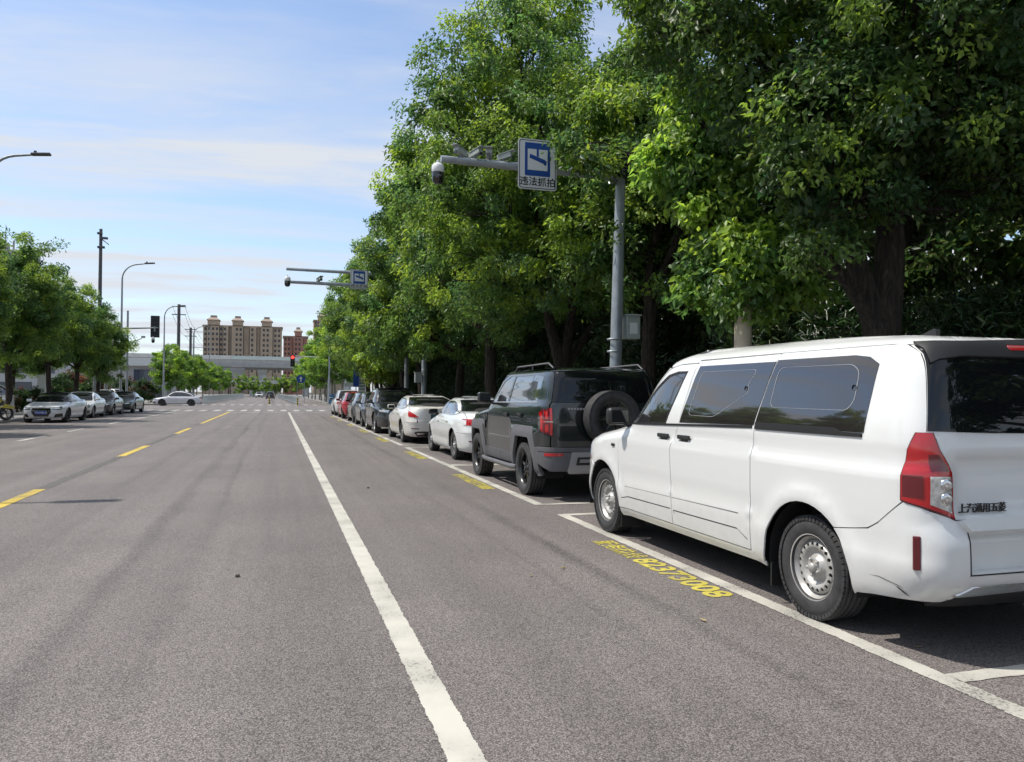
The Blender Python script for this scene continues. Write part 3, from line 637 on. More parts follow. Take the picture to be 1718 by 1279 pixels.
# ------------------------------------------------------------------ dark green off-roader with the spare wheel
def make_offroader(loc, rz, label):
    wb, r, ar = 1.36, 0.372, 0.475
    def bump(s, x, z, N):
        b = np.zeros_like(s)
        for c in (-wb, wb):
            d = np.maximum(np.abs(s-c)*0.98, (z-r)*1.02); b += 0.035/(1+np.exp((d-0.60)/0.025))*(x > .6)*(z < 1.1)
        return b
    w = [(.34, .84), (.42, .885), (.60, .91), (.95, .925), (1.12, .925), (1.20, .915), (1.28, .90), (1.34, .875), (1.55, .83), (1.74, .775), (1.79, .72), (1.82, .62), (1.835, .48)]
    f = [(.34, 1.98), (.50, 2.10), (.8, 2.12), (1.0, 2.10), (1.08, 2.00), (1.13, 1.60), (1.17, 1.10), (1.22, .92), (1.34, .74), (1.55, .40), (1.72, .10), (1.79, -.12), (1.82, -.45), (1.835, -.8)]
    rr = [(.34, -2.20), (.42, -2.26), (.60, -2.28), (1.0, -2.28), (1.34, -2.26), (1.55, -2.22), (1.74, -2.17), (1.79, -2.12), (1.82, -1.95), (1.835, -1.6)]
    sk = Skin(w, f, rr, [(.34, 8), (1.1, 7), (1.84, 6)], [(.34, 12), (1.84, 12)], bump=bump)
    c = Car('off_road_car', sk, loc, rz, label, 'car'); P = MATS['paint_offroader']; K = MATS['cladding_grey']; G = MATS['offroader_glass']; blk = MATS['trim_black']
    sq = lambda cy, k, lo: [(cy+p[0]*k, r+p[1]*k) for p in lo]
    ar_o = [(1.0, -.45), (1.0, .35), (.62, .98), (-.62, .98), (-1.0, .35), (-1.0, -.45)]          # angular wheel arch
    for cy, nm in ((wb, 'front_arch_cladding'), (-wb, 'rear_arch_cladding')):
        o = sq(cy, .605, [(1.0, -.42), (1.0, .42), (.70, 1.03), (-.70, 1.03), (-1.0, .42), (-1.0, -.42)]); i = sq(cy, .475, [(1.0, -.60), (1.0, .35), (.62, .98), (-.62, .98), (-1.0, .35), (-1.0, -.60)])
        ring = o+[(cy-.475, o[-1][1])]+[q for q in i[::-1] if q[1] > o[-1][1]]+[(cy+.475, o[-1][1])]
        c.panel(nm, rounded(ring, .03, 2), K, off=.012, thick=.05)
    def arch(cy, rev=False):
        L = sq(cy, .53, [(1.0, -.35), (1.0, .38), (.65, 1.0), (-.65, 1.0), (-1.0, .38), (-1.0, -.35)]); return L if not rev else L[::-1]
    g = .004
    c.panel('front_fender', [(.66, .56), *arch(wb, True)[0:0], (wb-.53, .56), (wb-.53, r+.2), (wb-.345, r+.53), (wb+.345, r+.53), (wb+.53, r+.2), (wb+.53, .62), (2.0, .62), ('f', .72, .80), ('f', .72, 1.10), ('f', .74, 1.16), (.85, 1.22), (.66, 1.17)], P)
    c.panel('bonnet', [('f', 0, 1.03), ('f', .70, 1.03), ('f', .71, 1.165), ('f', 0, 1.175)], P, mirror='join', h=(.07, .02))
    c.panel('front_bumper', [('f', 0, .40), (wb+.50, .40), (wb+.50, .60), ('f', .80, .66), ('f', 0, .66)], K, mirror='join')
    c.panel('front_face', [('f', 0, .67), ('f', .71, .67), ('f', .71, 1.02), ('f', 0, 1.02)], blk, mirror='join')
    c.panel('headlamp', [('f', .48, .82), ('f', .70, .82), ('f', .70, .98), ('f', .48, .98)], MATS['lamp_clear'], off=.01)
    fw = [(.50, 1.315), (-.36, 1.33), (-.47, 1.71), (-.26, 1.72), (.02, 1.64), (.25, 1.49)]
    rw = [(-.44, 1.332), (-1.36, 1.345), (-1.40, 1.715), (-.55, 1.715)]; qw = [(-1.43, 1.345), (-1.80, 1.35), (-1.86, 1.69), (-1.47, 1.715)]
    c.panel('front_door', [(.65, .57), (.65, 1.17), (.66, 1.27), (.44, 1.43), (.18, 1.62), (-.12, 1.75), (-.51, 1.755), (-.40, 1.33), (-.69+g, 1.12), (-.69+g, .57)], P, holes=[fw])
    c.panel('rear_door', [(-.69-g, .57), (-.69-g, 1.12), (-.40-2*g, 1.33), (-.51-2*g, 1.755), (-1.43, 1.755), (-1.40, 1.33), (-1.50, 1.05), (-wb+.345, r+.53), (-wb+.53, r+.2), (-wb+.53, .57)], P, holes=[rw])
    for L, nm in ((fw, 'front_side_window'), (rw, 'rear_side_window'), (qw, 'quarter_window')): c.panel(nm, rounded(L, .03, 2), G, off=-.006 if nm != 'quarter_window' else .003, thick=.004)
    c.panel('window_sill_trim', [(.55, 1.298), (.55, 1.312), (-1.82, 1.345), (-1.82, 1.328)], MATS['plastic_silver'], off=.006, thick=.008)
    c.panel('rear_quarter', [(-1.40-g, 1.33), (-1.43-2*g, 1.755), (-2.00, 1.755), ('r', .72, 1.75), ('r', .80, 1.34), ('r', .83, 1.30), ('r', .83, .74), (-2.1, .735), (-wb-.53, .72), (-wb-.53, r+.2), (-wb-.345, r+.53), (-wb+.33, r+.53), (-1.50-g, 1.05)], P, holes=[qw])
    c.panel('roof_panel', [('r', 0, 1.80), ('r', .70, 1.762), (-2.0, 1.762), (-.10, 1.762), ('f', .50, 1.765), ('f', 0, 1.79), ('f', 0, 1.835), ('r', 0, 1.835)], P, mirror='join', h=(.09, .02))
    c.cap('roof', P, 1.835, .010)
    c.panel('windscreen', [('f', 0, 1.185), ('f', .72, 1.19), (.66, 1.285), (.46, 1.44), (.20, 1.63), (-.06, 1.75), ('f', .45, 1.77), ('f', 0, 1.78)], MATS['tinted_glass'], mirror='join')
    # rear end
    c.panel('tailgate', [('r', 0, .735), ('r', .815, .735), ('r', .815, 1.30), ('r', .79, 1.335), ('r', 0, 1.335)], P, mirror='join')
    c.panel('rear_window', [('r', 0, 1.342), ('r', .792, 1.342), ('r', .715, 1.745), ('r', 0, 1.79)], MATS['dark_glass'], mirror='join', off=.004)
    c.panel('tail_lamp', rounded_rear([(.90, 1.20), (.80, 1.265), (.80, .885), (.90, .945)]), MATS['lamp_red'], off=.016, thick=.03, h=(.04, .05))
    c.panel('lamp_divider', [('r', .905, 1.070), ('r', .79, 1.070), ('r', .79, 1.078), ('r', .905, 1.078)], MATS['chrome'], off=.020, thick=.01, h=(9, 9))
    c.panel('lamp_surround', [(-2.14, 1.24), ('r', .78, 1.30), ('r', .78, .86), (-2.14, .90)], MATS['gloss_black'], off=.006, thick=.02)
    c.panel('rear_bumper', [('r', 0, .42), ('r', .80, .42), (-2.16, .44), (-wb-.60, .52), (-wb-.60, .725), ('r', .84, .728), ('r', 0, .728)], K, mirror='join', off=.035, thick=.06)
    c.panel('bumper_groove', [('r', .55, .665), ('r', .90, .665), (-2.10, .665), (-2.02, .665), (-2.02, .675), (-2.10, .675), ('r', .90, .675), ('r', .55, .675)], MATS['seal_black'], off=.0365, thick=0, h=(9, 9))
    c.panel('rear_reflector', [('r', .66, .655), ('r', .86, .655), ('r', .86, .615), ('r', .68, .615)], MATS['lamp_red'], off=.040, thick=.02)
    c.panel('skid_plate', [('r', 0, .665), ('r', .55, .665), ('r', .60, .42), ('r', .58, .40), ('r', 0, .40)], MATS['plastic_silver'], mirror='join', off=.048, thick=.05)
    c.panel('tow_eye_surround', [('r', .22, .60), ('r', .47, .60), ('r', .49, .50), ('r', .22, .50)], blk, holes=[[('r', .26, .575), ('r', .44, .575), ('r', .45, .53), ('r', .26, .53)]], off=.058, thick=.02)
    c.panel('side_sill', [(wb-.58, .40), (wb-.58, .565), (-wb+.58, .565), (-wb+.58, .40)], K, off=.010, thick=.03)
    c.panel('sill_joint', [(-.10, .42), (-.06, .48), (-.13, .555), (-.115, .555), (-.045, .48), (-.085, .42)], MATS['seal_black'], off=.0112, thick=0, h=(9, 9))
    for sg in (-1, 1):
        b = MB(); b.tube([(sg*.90, 1.0, .36), (sg*.93, .75, .35), (sg*.93, -.75, .35), (sg*.90, -.95, .36)], .038, 8); b.build('side_step', K, c.root)
        b = MB(); b.tube([(sg*.68, -.15, 1.80), (sg*.69, -.30, 1.868), (sg*.69, -1.75, 1.882), (sg*.68, -1.93, 1.81)], [.012, .014, .014, .012], 8); b.tube([(sg*.69, -1.05, 1.80), (sg*.69, -1.05, 1.87)], .010, 6); b.build('roof_rail', MATS['cladding_grey'], c.root)
        b = MB(); x = c.side_x(.80, .95); b.cbox((sg*(x+.004), .76, 1.0), (.012, .05, .26), bev=.004); b.build('fender_vent', MATS['gloss_black'], c.root)
    c.handle(-.48, 1.13, blk, .20, .06); c.handle(-1.18, 1.14, blk, .20, .06)
    c.mirror(.46, 1.39, P, MATS['dark_glass'], hh=.17, arm_m=blk)
    for za, zb_ in ((.92, 1.055), (1.095, 1.235)): c.panel('lamp_segment', [('r', .885, zb_), ('r', .825, zb_+.012), ('r', .825, za-.012), ('r', .885, za)], MATS['lamp_dark_red'], holes=[[('r', .87, zb_-.02), ('r', .84, zb_-.015), ('r', .84, za+.015), ('r', .87, za+.02)]], off=.019, thick=.006, h=(.03, .03))
    t = text_mesh('CHERY', .05, .003, MATS['plastic_silver'], 'tailgate_lettering') if False else None
    b = MB()
    for k in range(6): b.box(-.60+k*.043, -.60+k*.043+.030, -2.292, -2.284, 1.235, 1.262)
    o = b.build('tailgate_badge', MATS['plastic_silver'], c.root); o['kind'] = 'stuff'
    # spare wheel
    sp = link('spare_wheel', wheel_set('suv', r, .255, .245, 'six', MATS['alloy_black'])[0], c.root); sp.location = (-.02, -2.52, 1.13); sp.rotation_euler = (0, 0, R(90))
    for nm, me, dx in (('tyre', WHEELS['suv'][2], .10), ('rim', WHEELS['suv'][1], .10), ('hub_cap', WHEELS['suv'][3], -.008)):
        q = link(nm, me, sp); q.location = (dx, 0, 0)
    b = MB(); b.lathe([(.262, -.012), (.262, .03), (.20, .035), (.0005, .035)], 28, axis='X'); q = b.build('spare_cover', MATS['gloss_black'], sp); q.location = (.02, 0, 0)
    b = MB(); b.lathe([(.11, -2.30), (.11, -2.44), (.0005, -2.44)], 18, c=(-.02, 0, 1.13), axis='Y'); b.build('spare_carrier', blk, c.root)
    c.core(MATS['under_black'], .34, .36, 1.70, scale=.965); c.core(MATS['under_black'], .07, .40, 1.70, 'inner_shell', -.75, .80); c.core(MATS['under_black'], .05, 1.0, 1.70, 'inner_liner', -2.2, 1.9, scale=.975)
    wells(c, (-wb, wb), r, .48, .90, MATS['under_black'], .49)
    wheels(c, 'suv', (-wb, wb), .94, r, .245, face_in=.055)
    return c.root
def rounded_rear(L): return [('r', *p) for p in rounded(L, .02, 2)]
paint('paint_offroader', (0.006, 0.0105, 0.0115), 0.22, dust=0.05)
mat('gloss_black', (0.008, 0.008, 0.009), 0.12, coat=0.8)
mat('offroader_glass', (0.03, 0.034, 0.04), 0.02, coat=1.0, ior=2.6)

# ------------------------------------------------------------------ one builder for saloons, hatchbacks and sport utility cars
def make_car(name, loc, rz, label, group, col, H=1.40, W=.90, wb=1.34, fo=.86, ro=1.0, zc=.92, zd=1.05, zb=.93, zn=.70, c0=.98, r0=.18, r1=-.62, d0=-1.45, r=.32, rim='five', rim_mat='alloy_silver',
             style='saloon', tail=None, plate_col=None, plate_text=None, roof_col=None, glass='tinted_glass', head='slim', grille='wide', cat='car', clad=False, dark_mirror=False):
    F, B = wb+fo, wb+ro; zb2 = zb+.05; mid = (r0+r1)/2; ar = r+.055
    w = [(.18, .88*W), (.28, .955*W), (.45, .98*W), (.62, W), (zb-.16, .992*W), (zb-.05, .965*W), (zb, .93*W), (zb+.03, .905*W), ((zb+H)/2, .80*W), (H-.09, .69*W), (H-.04, .60*W), (H-.018, .48*W), (H-.008, .38*W)]
    f = [(.18, F-.14), (.32, F-.02), (.52, F), (zn-.03, F-.03), (zn+.02, F-.12), (zn+.07, F-.34), (zc-.05, c0+.30), (zc, c0), ((zc+H)/2, c0*.50+r0*.50+.06), (H-.09, r0), (H-.04, r0-.22), (H-.018, mid+.30), (H-.008, mid+.12)]
    if style == 'saloon':
        rr = [(.18, -B+.16), (.34, -B+.02), (.55, -B), (zd-.16, -B+.03), (zd-.07, -B+.05), (zd-.035, -B+.13), (zd, d0), ((zd+H)/2, (d0+r1)/2-.05), (H-.09, r1), (H-.04, r1+.22), (H-.018, mid-.30), (H-.008, mid-.12)]
    else:
        rr = [(.18, -B+.16), (.34, -B+.02), (.60, -B), (zd-.05, -B+.03), (zd, -B+.05), ((zd+H)/2, -B+.20), (H-.09, -B+.40), (H-.04, -B+.60), (H-.018, mid-.40), (H-.008, mid-.2)]
    def bump(s, x, z, N):
        b = np.zeros_like(s)
        for c in (-wb, wb): d = np.hypot(s-c, z-r); b += .014*np.exp(-((d-ar-.03)/.06)**2)*(z < .85)*(x > .5)
        b += .010*np.exp(-((z-(zb-.17))/.03)**2)*(x > .6*W)*(np.abs(s) < wb+.5)
        b += -.014*np.exp(-((z-.42)/.07)**2)*(x > .6*W)*(np.abs(s) < wb-.45)
        if style == 'saloon': b += .014*np.exp(-((z-.62)/.05)**2)*(s < -B+.3)
        return b
    sk = Skin(w, f, rr, [(.18, 5.5), (zn, 4.6), (zc, 4.2), (H, 4.5)], [(.18, 6), (.9, 5.5), (H, 4.5)], bump=bump, dz=.0125)
    ff = pchip(*zip(*f)); fr = pchip(*zip(*rr)); f1 = lambda z: float(ff(np.array([z]))[0]); g1 = lambda z: float(fr(np.array([z]))[0])
    c = Car(name, sk, loc, rz, label, cat, group); P = paint('paint_'+col[0], col[1], .32, dust=.2); RP = P if roof_col is None else MATS[roof_col]; G = MATS[glass]; blk = MATS['trim_black']
    g = .004; hx = .80*W; lo = .20; hh = (.10, .08)
    A = lambda cy, a0, a1: [(cy+ar*math.cos(R(a)), r+ar*math.sin(R(a))) for a in np.linspace(a0, a1, 12)]
    sf = wb-ar-.03; sb = -.02; sr = -wb+ar*.6                                   # door gaps
    zt = H-.095
    c.panel('front_fender', [(sf+g, lo), *A(wb, 192, 48), (wb+ar*.9, .60), ('f', hx+.04, zn-.02), ('f', hx+.01, zn+.04), ('f', hx+.01, zc-.01), (c0-.10, zb-.01), (sf+g, zb-.01)], P, h=hh)
    c.panel('front_bumper', [*A(wb, 46, -14), ('f', 0, .19), ('f', 0, zn-.03), ('f', hx+.04, zn-.03), (wb+ar*.92, .59)], P, mirror='join', h=hh)
    c.panel('bonnet', [('f', 0, zn+.0), ('f', hx*.92, zn+.0), ('f', hx, zn+.06), ('f', hx, zc-.005), ('f', 0, zc-.005)], P, mirror='join', h=(.1, .025))
    if head == 'slim': hl = [('f', hx+.05, zn-.02), ('f', .46*W, zn-.035), ('f', .50*W, zn-.12), ('f', hx+.03, zn-.10)]
    else: hl = [('f', hx+.06, zn+.0), ('f', .48*W, zn-.02), ('f', .54*W, zn-.15), ('f', hx+.05, zn-.12)]
    c.panel('headlamp', hl, MATS['headlamp_dark'], off=.006, thick=.02, h=(.05, .04))
    c.panel('headlamp_reflector', [(p[0], p[1]*.96+.02*W, (p[2]-zn)*.55+zn-.02) for p in hl], MATS['lamp_clear'], off=.010, thick=.008, h=(.05, .04))
    if grille == 'wide':
        c.panel('grille', [('f', 0, .30), ('f', .30*W, .30), ('f', .43*W, zn-.20), ('f', .40*W, zn-.045), ('f', 0, zn-.045)], MATS['gloss_black'], mirror='join', off=.008, thick=.02)
        c.panel('grille_frame', [('f', 0, .285), ('f', .31*W, .285), ('f', .45*W, zn-.20), ('f', .415*W, zn-.03), ('f', 0, zn-.03), ('f', 0, zn-.045), ('f', .40*W, zn-.045), ('f', .43*W, zn-.20), ('f', .30*W, .30), ('f', 0, .30)], MATS['plastic_silver'], mirror='join', off=.012, thick=.01, h=(9, 9))
        c.panel('air_intake', [('f', .55*W, .26), ('f', .86*W, .30), ('f', .86*W, .43), ('f', .62*W, .40)], MATS['gloss_black'], off=.008, thick=.02)
        c.panel('front_lip', [('f', 0, .20), ('f', .80*W, .20), ('f', .84*W, .225), ('f', 0, .225)], MATS['plastic_silver'], mirror='join', off=.012, thick=.02)
    else:
        c.panel('grille', [('f', 0, zn-.20), ('f', .42*W, zn-.17), ('f', .46*W, zn-.05), ('f', 0, zn-.04)], MATS['gloss_black'], mirror='join', off=.008, thick=.02)
        c.panel('lower_grille', [('f', 0, .24), ('f', .62*W, .25), ('f', .56*W, .38), ('f', 0, .40)], blk, mirror='join', off=.006, thick=.02)
        c.panel('chrome_strip', [('f', 0, .235), ('f', .55*W, .24), ('f', .58*W, .265), ('f', 0, .26)], MATS['chrome'], mirror='join', off=.014, thick=.01)
    # doors up to the belt
    c.panel('front_door', [(sf-g, lo+.06), (sf-g, zb-.012), (sb+g, zb+.005), (sb+g, lo+.06)], P, h=hh)
    c.panel('rear_door', [(sb-g, lo+.06), (sb-g, zb+.005), (sr+.02, zb+.02), (sr-.02, r+ar*.82+.05), *A(-wb, 50, 12), (-wb+ar+.03, lo+.06)], P, h=hh)
    c.panel('side_sill', [(wb-ar-.02, lo-.01), (wb-ar-.02, lo+.053), (-wb+ar+.02, lo+.053), (-wb+ar+.02, lo-.01)], P if not clad else MATS['cladding_grey'], off=.004, h=hh)
    ztl = zd-.05 if style == 'saloon' else .74
    rq = [(sr+.02-g, zb+.02), (sr-.02-g, r+ar*.82+.05), *A(-wb, 55, 142), (-wb-ar*.95, .61), ('r', .94*W, .61), ('r', hx*.80+.010, .61), ('r', hx*.80+.010, .715 if style == 'saloon' else .612), ('r', hx+.02, .793 if style == 'saloon' else .713)]
    if style == 'saloon':
        c.panel('rear_quarter', rq+[('r', hx+.02, zd-.09), ('r', hx+.005, zd-.03), ('r', hx*.98+.005, zd), (d0+.15, zb+.04)], P, h=(.09, .05))
        c.panel('boot_lid', [('r', 0, .64), ('r', hx*.78, .64), ('r', hx*.80, .72), ('r', hx+.012, .80), ('r', hx+.012, zd-.09), ('r', hx-.003, zd-.03), ('r', hx*.97, zd-.004), ('r', 0, zd-.004)], P, mirror='join', h=(.08, .02))
    else:
        c.panel('rear_quarter', rq+[('r', hx+.04, zd-.06), ('r', hx+.02, zd), (-B+.30, zb+.06), (-B+.5, zb+.04)], P, h=(.09, .05))
        c.panel('tailgate', [('r', 0, .58), ('r', hx*.80, .58), ('r', hx+.012, .72), ('r', hx+.03, zd-.06), ('r', hx+.012, zd), ('r', 0, zd)], P, mirror='join', h=(.08, .05))
    c.panel('rear_bumper', [('r', 0, .20), ('r', .7*W, .20), *A(-wb, 194, 144), (-wb-ar*.97, .603), ('r', .94*W, .603), ('r', hx*.80, .603), ('r', hx*.76, .63), ('r', 0, .63)], P if not clad else MATS['cladding_grey'], mirror='join', h=hh)
    c.panel('rear_diffuser', [('r', 0, .21), ('r', .62*W, .22), ('r', .72*W, .33), ('r', .60*W, .36), ('r', 0, .36)], blk, mirror='join', off=.008, thick=.02)
    c.panel('exhaust_trim', [('r', .42*W, .265), ('r', .64*W, .27), ('r', .64*W, .315), ('r', .42*W, .31)], MATS['chrome'] if style == 'saloon' else blk, off=.014, thick=.02)
    tl = tail or [(-B+.17, .83), ('r', .80*W, .88), ('r', .52*W, .86), ('r', .56*W, .75), ('r', .85*W, .74), (-B+.20, .76)]
    c.panel('tail_lamp', tl, MATS['lamp_red'], off=.010, thick=.025, h=(.05, .04))
    c.panel('rear_reflector', [('r', .58*W, .42), ('r', .80*W, .435), ('r', .80*W, .46), ('r', .58*W, .445)], MATS['lamp_dark_red'], off=.010, thick=.01)
    # greenhouse
    zs = list(np.linspace(zb+.035, zt, 7)); ed = .34 if style == 'saloon' else .40
    fe = [(f1(z)-.15-.05*(1-(z-zb)/(zt-zb)), z) for z in zs]; re = [(g1(z)+ed*(.75+.25*(z-zb)/(zt-zb)) if z > zd else g1(zd+.01)+ed*.75, z+.02*(1 if i == 0 else 0)) for i, z in enumerate(zs)]
    dlo = rounded(fe+re[::-1], .03, 2)
    xb, xt = .76*W, .58*W
    wsf = [('f', xb, zc+.012), ('f', (xb+xt)/2+.015, (zc+H)/2), ('f', xt, H-.075)]; wsr = [('r', xb-.02, zd+.012), ('r', (xb+xt)/2, (zd+H)/2), ('r', xt, H-.075)]
    c.panel('cabin_side', [(c0-.12, zb+.0), ('f', hx+.01, zc+.003)]+wsf+[(r0-.25, H-.058), (mid, H-.052), (r1+.25 if style == 'saloon' else -B+.75, H-.058)]+wsr[::-1]+[('r', hx, zd+.003), (min(sr, -1.0) if style == 'saloon' else -B+.5, zb+.03), (sb, zb+.009)], RP if roof_col else P, holes=[dlo], h=(.09, .05))
    if roof_col: pass
    sbt = sb-.05
    def clip(L, a, b):
        Fp = [(p[0], p[1]) for p in fe]; return None
    front = [p for p in fe if p[0] > sb+.05]; tz = lambda z: sb-.10*(z-zb)
    c.panel('front_side_window', front+[(tz(zt)+.03, zt), (tz(zb)+.03, zb+.037)], G, off=-.006, thick=.004, h=hh)
    c.panel('rear_side_window', [(tz(zb)-.03, zb+.037), (tz(zt)-.03, zt)]+re[::-1], G, off=-.006, thick=.004, h=hh)
    c.panel('door_pillar', [(tz(zb)+.04, zb+.02), (tz(zt)+.04, zt+.01), (tz(zt)-.04, zt+.01), (tz(zb)-.04, zb+.02)], MATS['gloss_black'], off=-.003, thick=.01, h=hh)
    c.panel('belt_trim', [(fe[0][0]+.04, zb+.018), (fe[0][0]+.03, zb+.034), (re[0][0], zb+.052), (re[0][0], zb+.036)], MATS['gloss_black'] if style != 'saloon' else MATS['plastic_silver'], off=.004, thick=.008, h=(9, 9))
    c.panel('windscreen', [('f', 0, zc+.012)]+[(p[0], p[1]-.008, p[2]) for p in wsf]+[('f', 0, H-.068)], G if glass != 'tinted_glass' else MATS['dark_glass'], mirror='join', off=-.002, h=hh)
    c.panel('rear_window', [('r', 0, zd+.012)]+[(p[0], p[1]-.008, p[2]) for p in wsr]+[('r', 0, H-.068)], MATS['dark_glass'], mirror='join', off=-.002, h=hh)
    c.panel('roof_edge', [('f', 0, H-.064), ('f', xt, H-.071), (r0-.25, H-.054), (mid, H-.048), (r1+.25 if style == 'saloon' else -B+.75, H-.054), ('r', xt, H-.071), ('r', 0, H-.064), ('r', 0, H-.008), ('f', 0, H-.008)], RP, mirror='join', h=(.12, .015))
    c.cap('roof', RP, H-.008, .008)
    c.handle((sf+sb)/2-.30, zb-.135, P, .18, .04); c.handle(sr+.30, zb-.12, P, .18, .04)
    c.mirror(c0-.28, zb+.065, blk if dark_mirror else P, MATS['dark_glass'], hh=.13, arm_m=blk)
    if plate_col:
        zp = .46 if grille == 'wide' else .36
        p = sk.at(np.array([sk.q_front(0, zp)]), np.array([zp]))[0]; plate(c, (0, p[1]+.022, zp), 1, MATS[plate_col], text=plate_text, tm=MATS['plate_text'])
        zp = .78 if style == 'saloon' else .68
        p = sk.at(np.array([sk.q_rear(0, zp)]), np.array([zp]))[0]; plate(c, (0, p[1]-.022, zp), -1, MATS[plate_col], text=plate_text, tm=MATS['plate_text'])
    c.core(MATS['under_black'], .30, .22, H-.12, scale=.96); c.core(MATS['under_black'], .06, .24, zb-.01, 'inner_shell', -wb+ar+.05, wb-ar-.02); c.core(MATS['under_black'], .06, zb-.15, H-.10, 'inner_liner', -B+.15, F-.3, scale=.96)
    wells(c, (-wb, wb), r, .50*W, .93*W, MATS['under_black'], ar+.004)
    key = f'{rim}{rim_mat}{r}'; wheel_set(key, r, r*.70, .215, rim, MATS[rim_mat]); wheels(c, key, (-wb, wb), .955*W, r, .215, face_in=.035)
    return c.root
mat('headlamp_dark', (0.05, 0.055, 0.065), 0.08, 0.3, coat=1.0)
make_offroader((4.33, 12.05, 0), 0, 'dark green boxy off-road car with a spare wheel on its tailgate')
RG = 'cars parked in the roadside bays'; LG = 'cars parked along the left kerb'
WHT = ('white', (.66, .685, .69)); WH2 = ('pearl_white', (.66, .645, .615)); NAV = ('navy', (.006, .007, .012)); DGR = ('dark_grey', (.045, .048, .055)); GRY = ('slate_grey', (.055, .065, .08)); RED = ('red', (.42, .012, .03))
SIL = ('silver_white', (.60, .62, .62)); BLK = ('black', (.012, .013, .014)); TEA = ('dark_teal', (.010, .030, .036))
make_car('parked_car', (4.53, 18.0, 0), 0, 'white saloon car parked directly ahead of the dark off-road car', RG, WHT, H=1.375, W=.885, wb=1.33, ro=1.06, rim='five', tail=[(-2.13, .885), ('r', .79, .905), ('r', .45, .905), ('r', .45, .785), ('r', .79, .775), (-2.16, .785)], zd=1.06, d0=-1.50, r1=-.72, zb=.94, plate_col='plate_blue', dark_mirror=True)
make_car('parked_car', (4.39, 24.2, 0), R(-.6), 'white saloon car with large red triangular tail lamps, second ahead of the off-road car', RG, WH2, H=1.40, W=.93, wb=1.40, ro=1.08, fo=.9, rim='ten', zd=1.09, d0=-1.62, r1=-.80, zb=.95, r=.33, tail=[(-2.12, .94), ('r', .82, .96), ('r', .62, .82), ('r', .54, .75), ('r', .80, .77), (-2.17, .83)], plate_col='plate_green')
make_car('parked_car', (4.20, 29.45, 0), math.pi, 'black sport utility car facing the camera between two rows of saloons', RG, NAV, H=1.66, W=.94, wb=1.36, ro=.95, style='suv', zc=1.08, zb=1.06, zn=.86, zd=1.12, c0=.92, r0=.10, r=.37, rim='multi', head='big', grille='plain', clad=True)
make_car('parked_car', (4.25, 34.9, 0), math.pi, 'slate grey hatchback facing the camera behind the black sport utility car', RG, GRY, H=1.47, W=.88, wb=1.30, ro=.75, style='hatch', zc=.98, zb=.97, zn=.76, zd=1.02, r=.32, rim='five', head='big', grille='plain')
make_car('parked_car', (4.30, 39.4, 0), 0, 'dark grey hatchback parked just before the red car', RG, DGR, H=1.50, W=.89, wb=1.30, ro=.75, style='hatch', zc=.98, zb=.98, zn=.78, zd=1.02, r=.32, rim='six')
make_car('parked_car', (4.22, 45.3, 0), 0, 'red hatchback parked near the far end of the bays', RG, RED, H=1.50, W=.86, wb=1.28, ro=.62, style='hatch', zc=.98, zb=.97, zn=.78, zd=1.02, r=.30, rim='five', tail=[(-1.78, .98), ('r', .80, 1.0), ('r', .68, .98), ('r', .70, .78), ('r', .80, .77), (-1.80, .80)])
make_car('parked_car', (4.24, 51.2, 0), 0, 'pale silver hatchback, the farthest car in the roadside bays', RG, SIL, H=1.62, W=.90, wb=1.34, ro=.8, style='suv', zc=1.02, zb=1.0, zn=.8, zd=1.06, r=.34, rim='six')
make_car('parked_car', (-9.97, 41.05, 0), math.pi+R(-2.0), 'white saloon car with a black roof and blue number plate at the left kerb', LG, ('cool_white', (.66, .68, .72)), H=1.37, W=.90, wb=1.33, rim='five', rim_mat='alloy_black', roof_col='gloss_black', plate_col='plate_blue', plate_text='沪A·D8K26')
make_car('parked_car', (-10.22, 47.2, 0), math.pi, 'white saloon car between the black-roofed saloon and the black saloon', LG, WHT, H=1.40, W=.88, wb=1.32, rim='ten', head='big', plate_col='plate_blue')
make_car('parked_car', (-10.25, 52.5, 0), math.pi, 'black saloon car at the left kerb behind two white saloons', LG, BLK, H=1.43, W=.90, wb=1.34, rim='five', head='big', grille='plain')
make_car('parked_car', (-9.95, 57.9, 0), math.pi+R(-2), 'dark teal saloon car at the left kerb nearest the crossing', LG, TEA, H=1.42, W=.91, wb=1.36, rim='ten', plate_col='plate_blue')
make_car('moving_car', (-9.7, 84.4, 0), R(90), 'white saloon car crossing the junction, seen from its side', None, ('crossing_white', (.66, .66, .68)), H=1.47, W=.90, wb=1.34, ro=.98, fo=.92, zb=.90, zd=1.04, c0=1.08, r0=.30, r1=-.78, d0=-1.80, rim='ten', rim_mat='alloy_black')
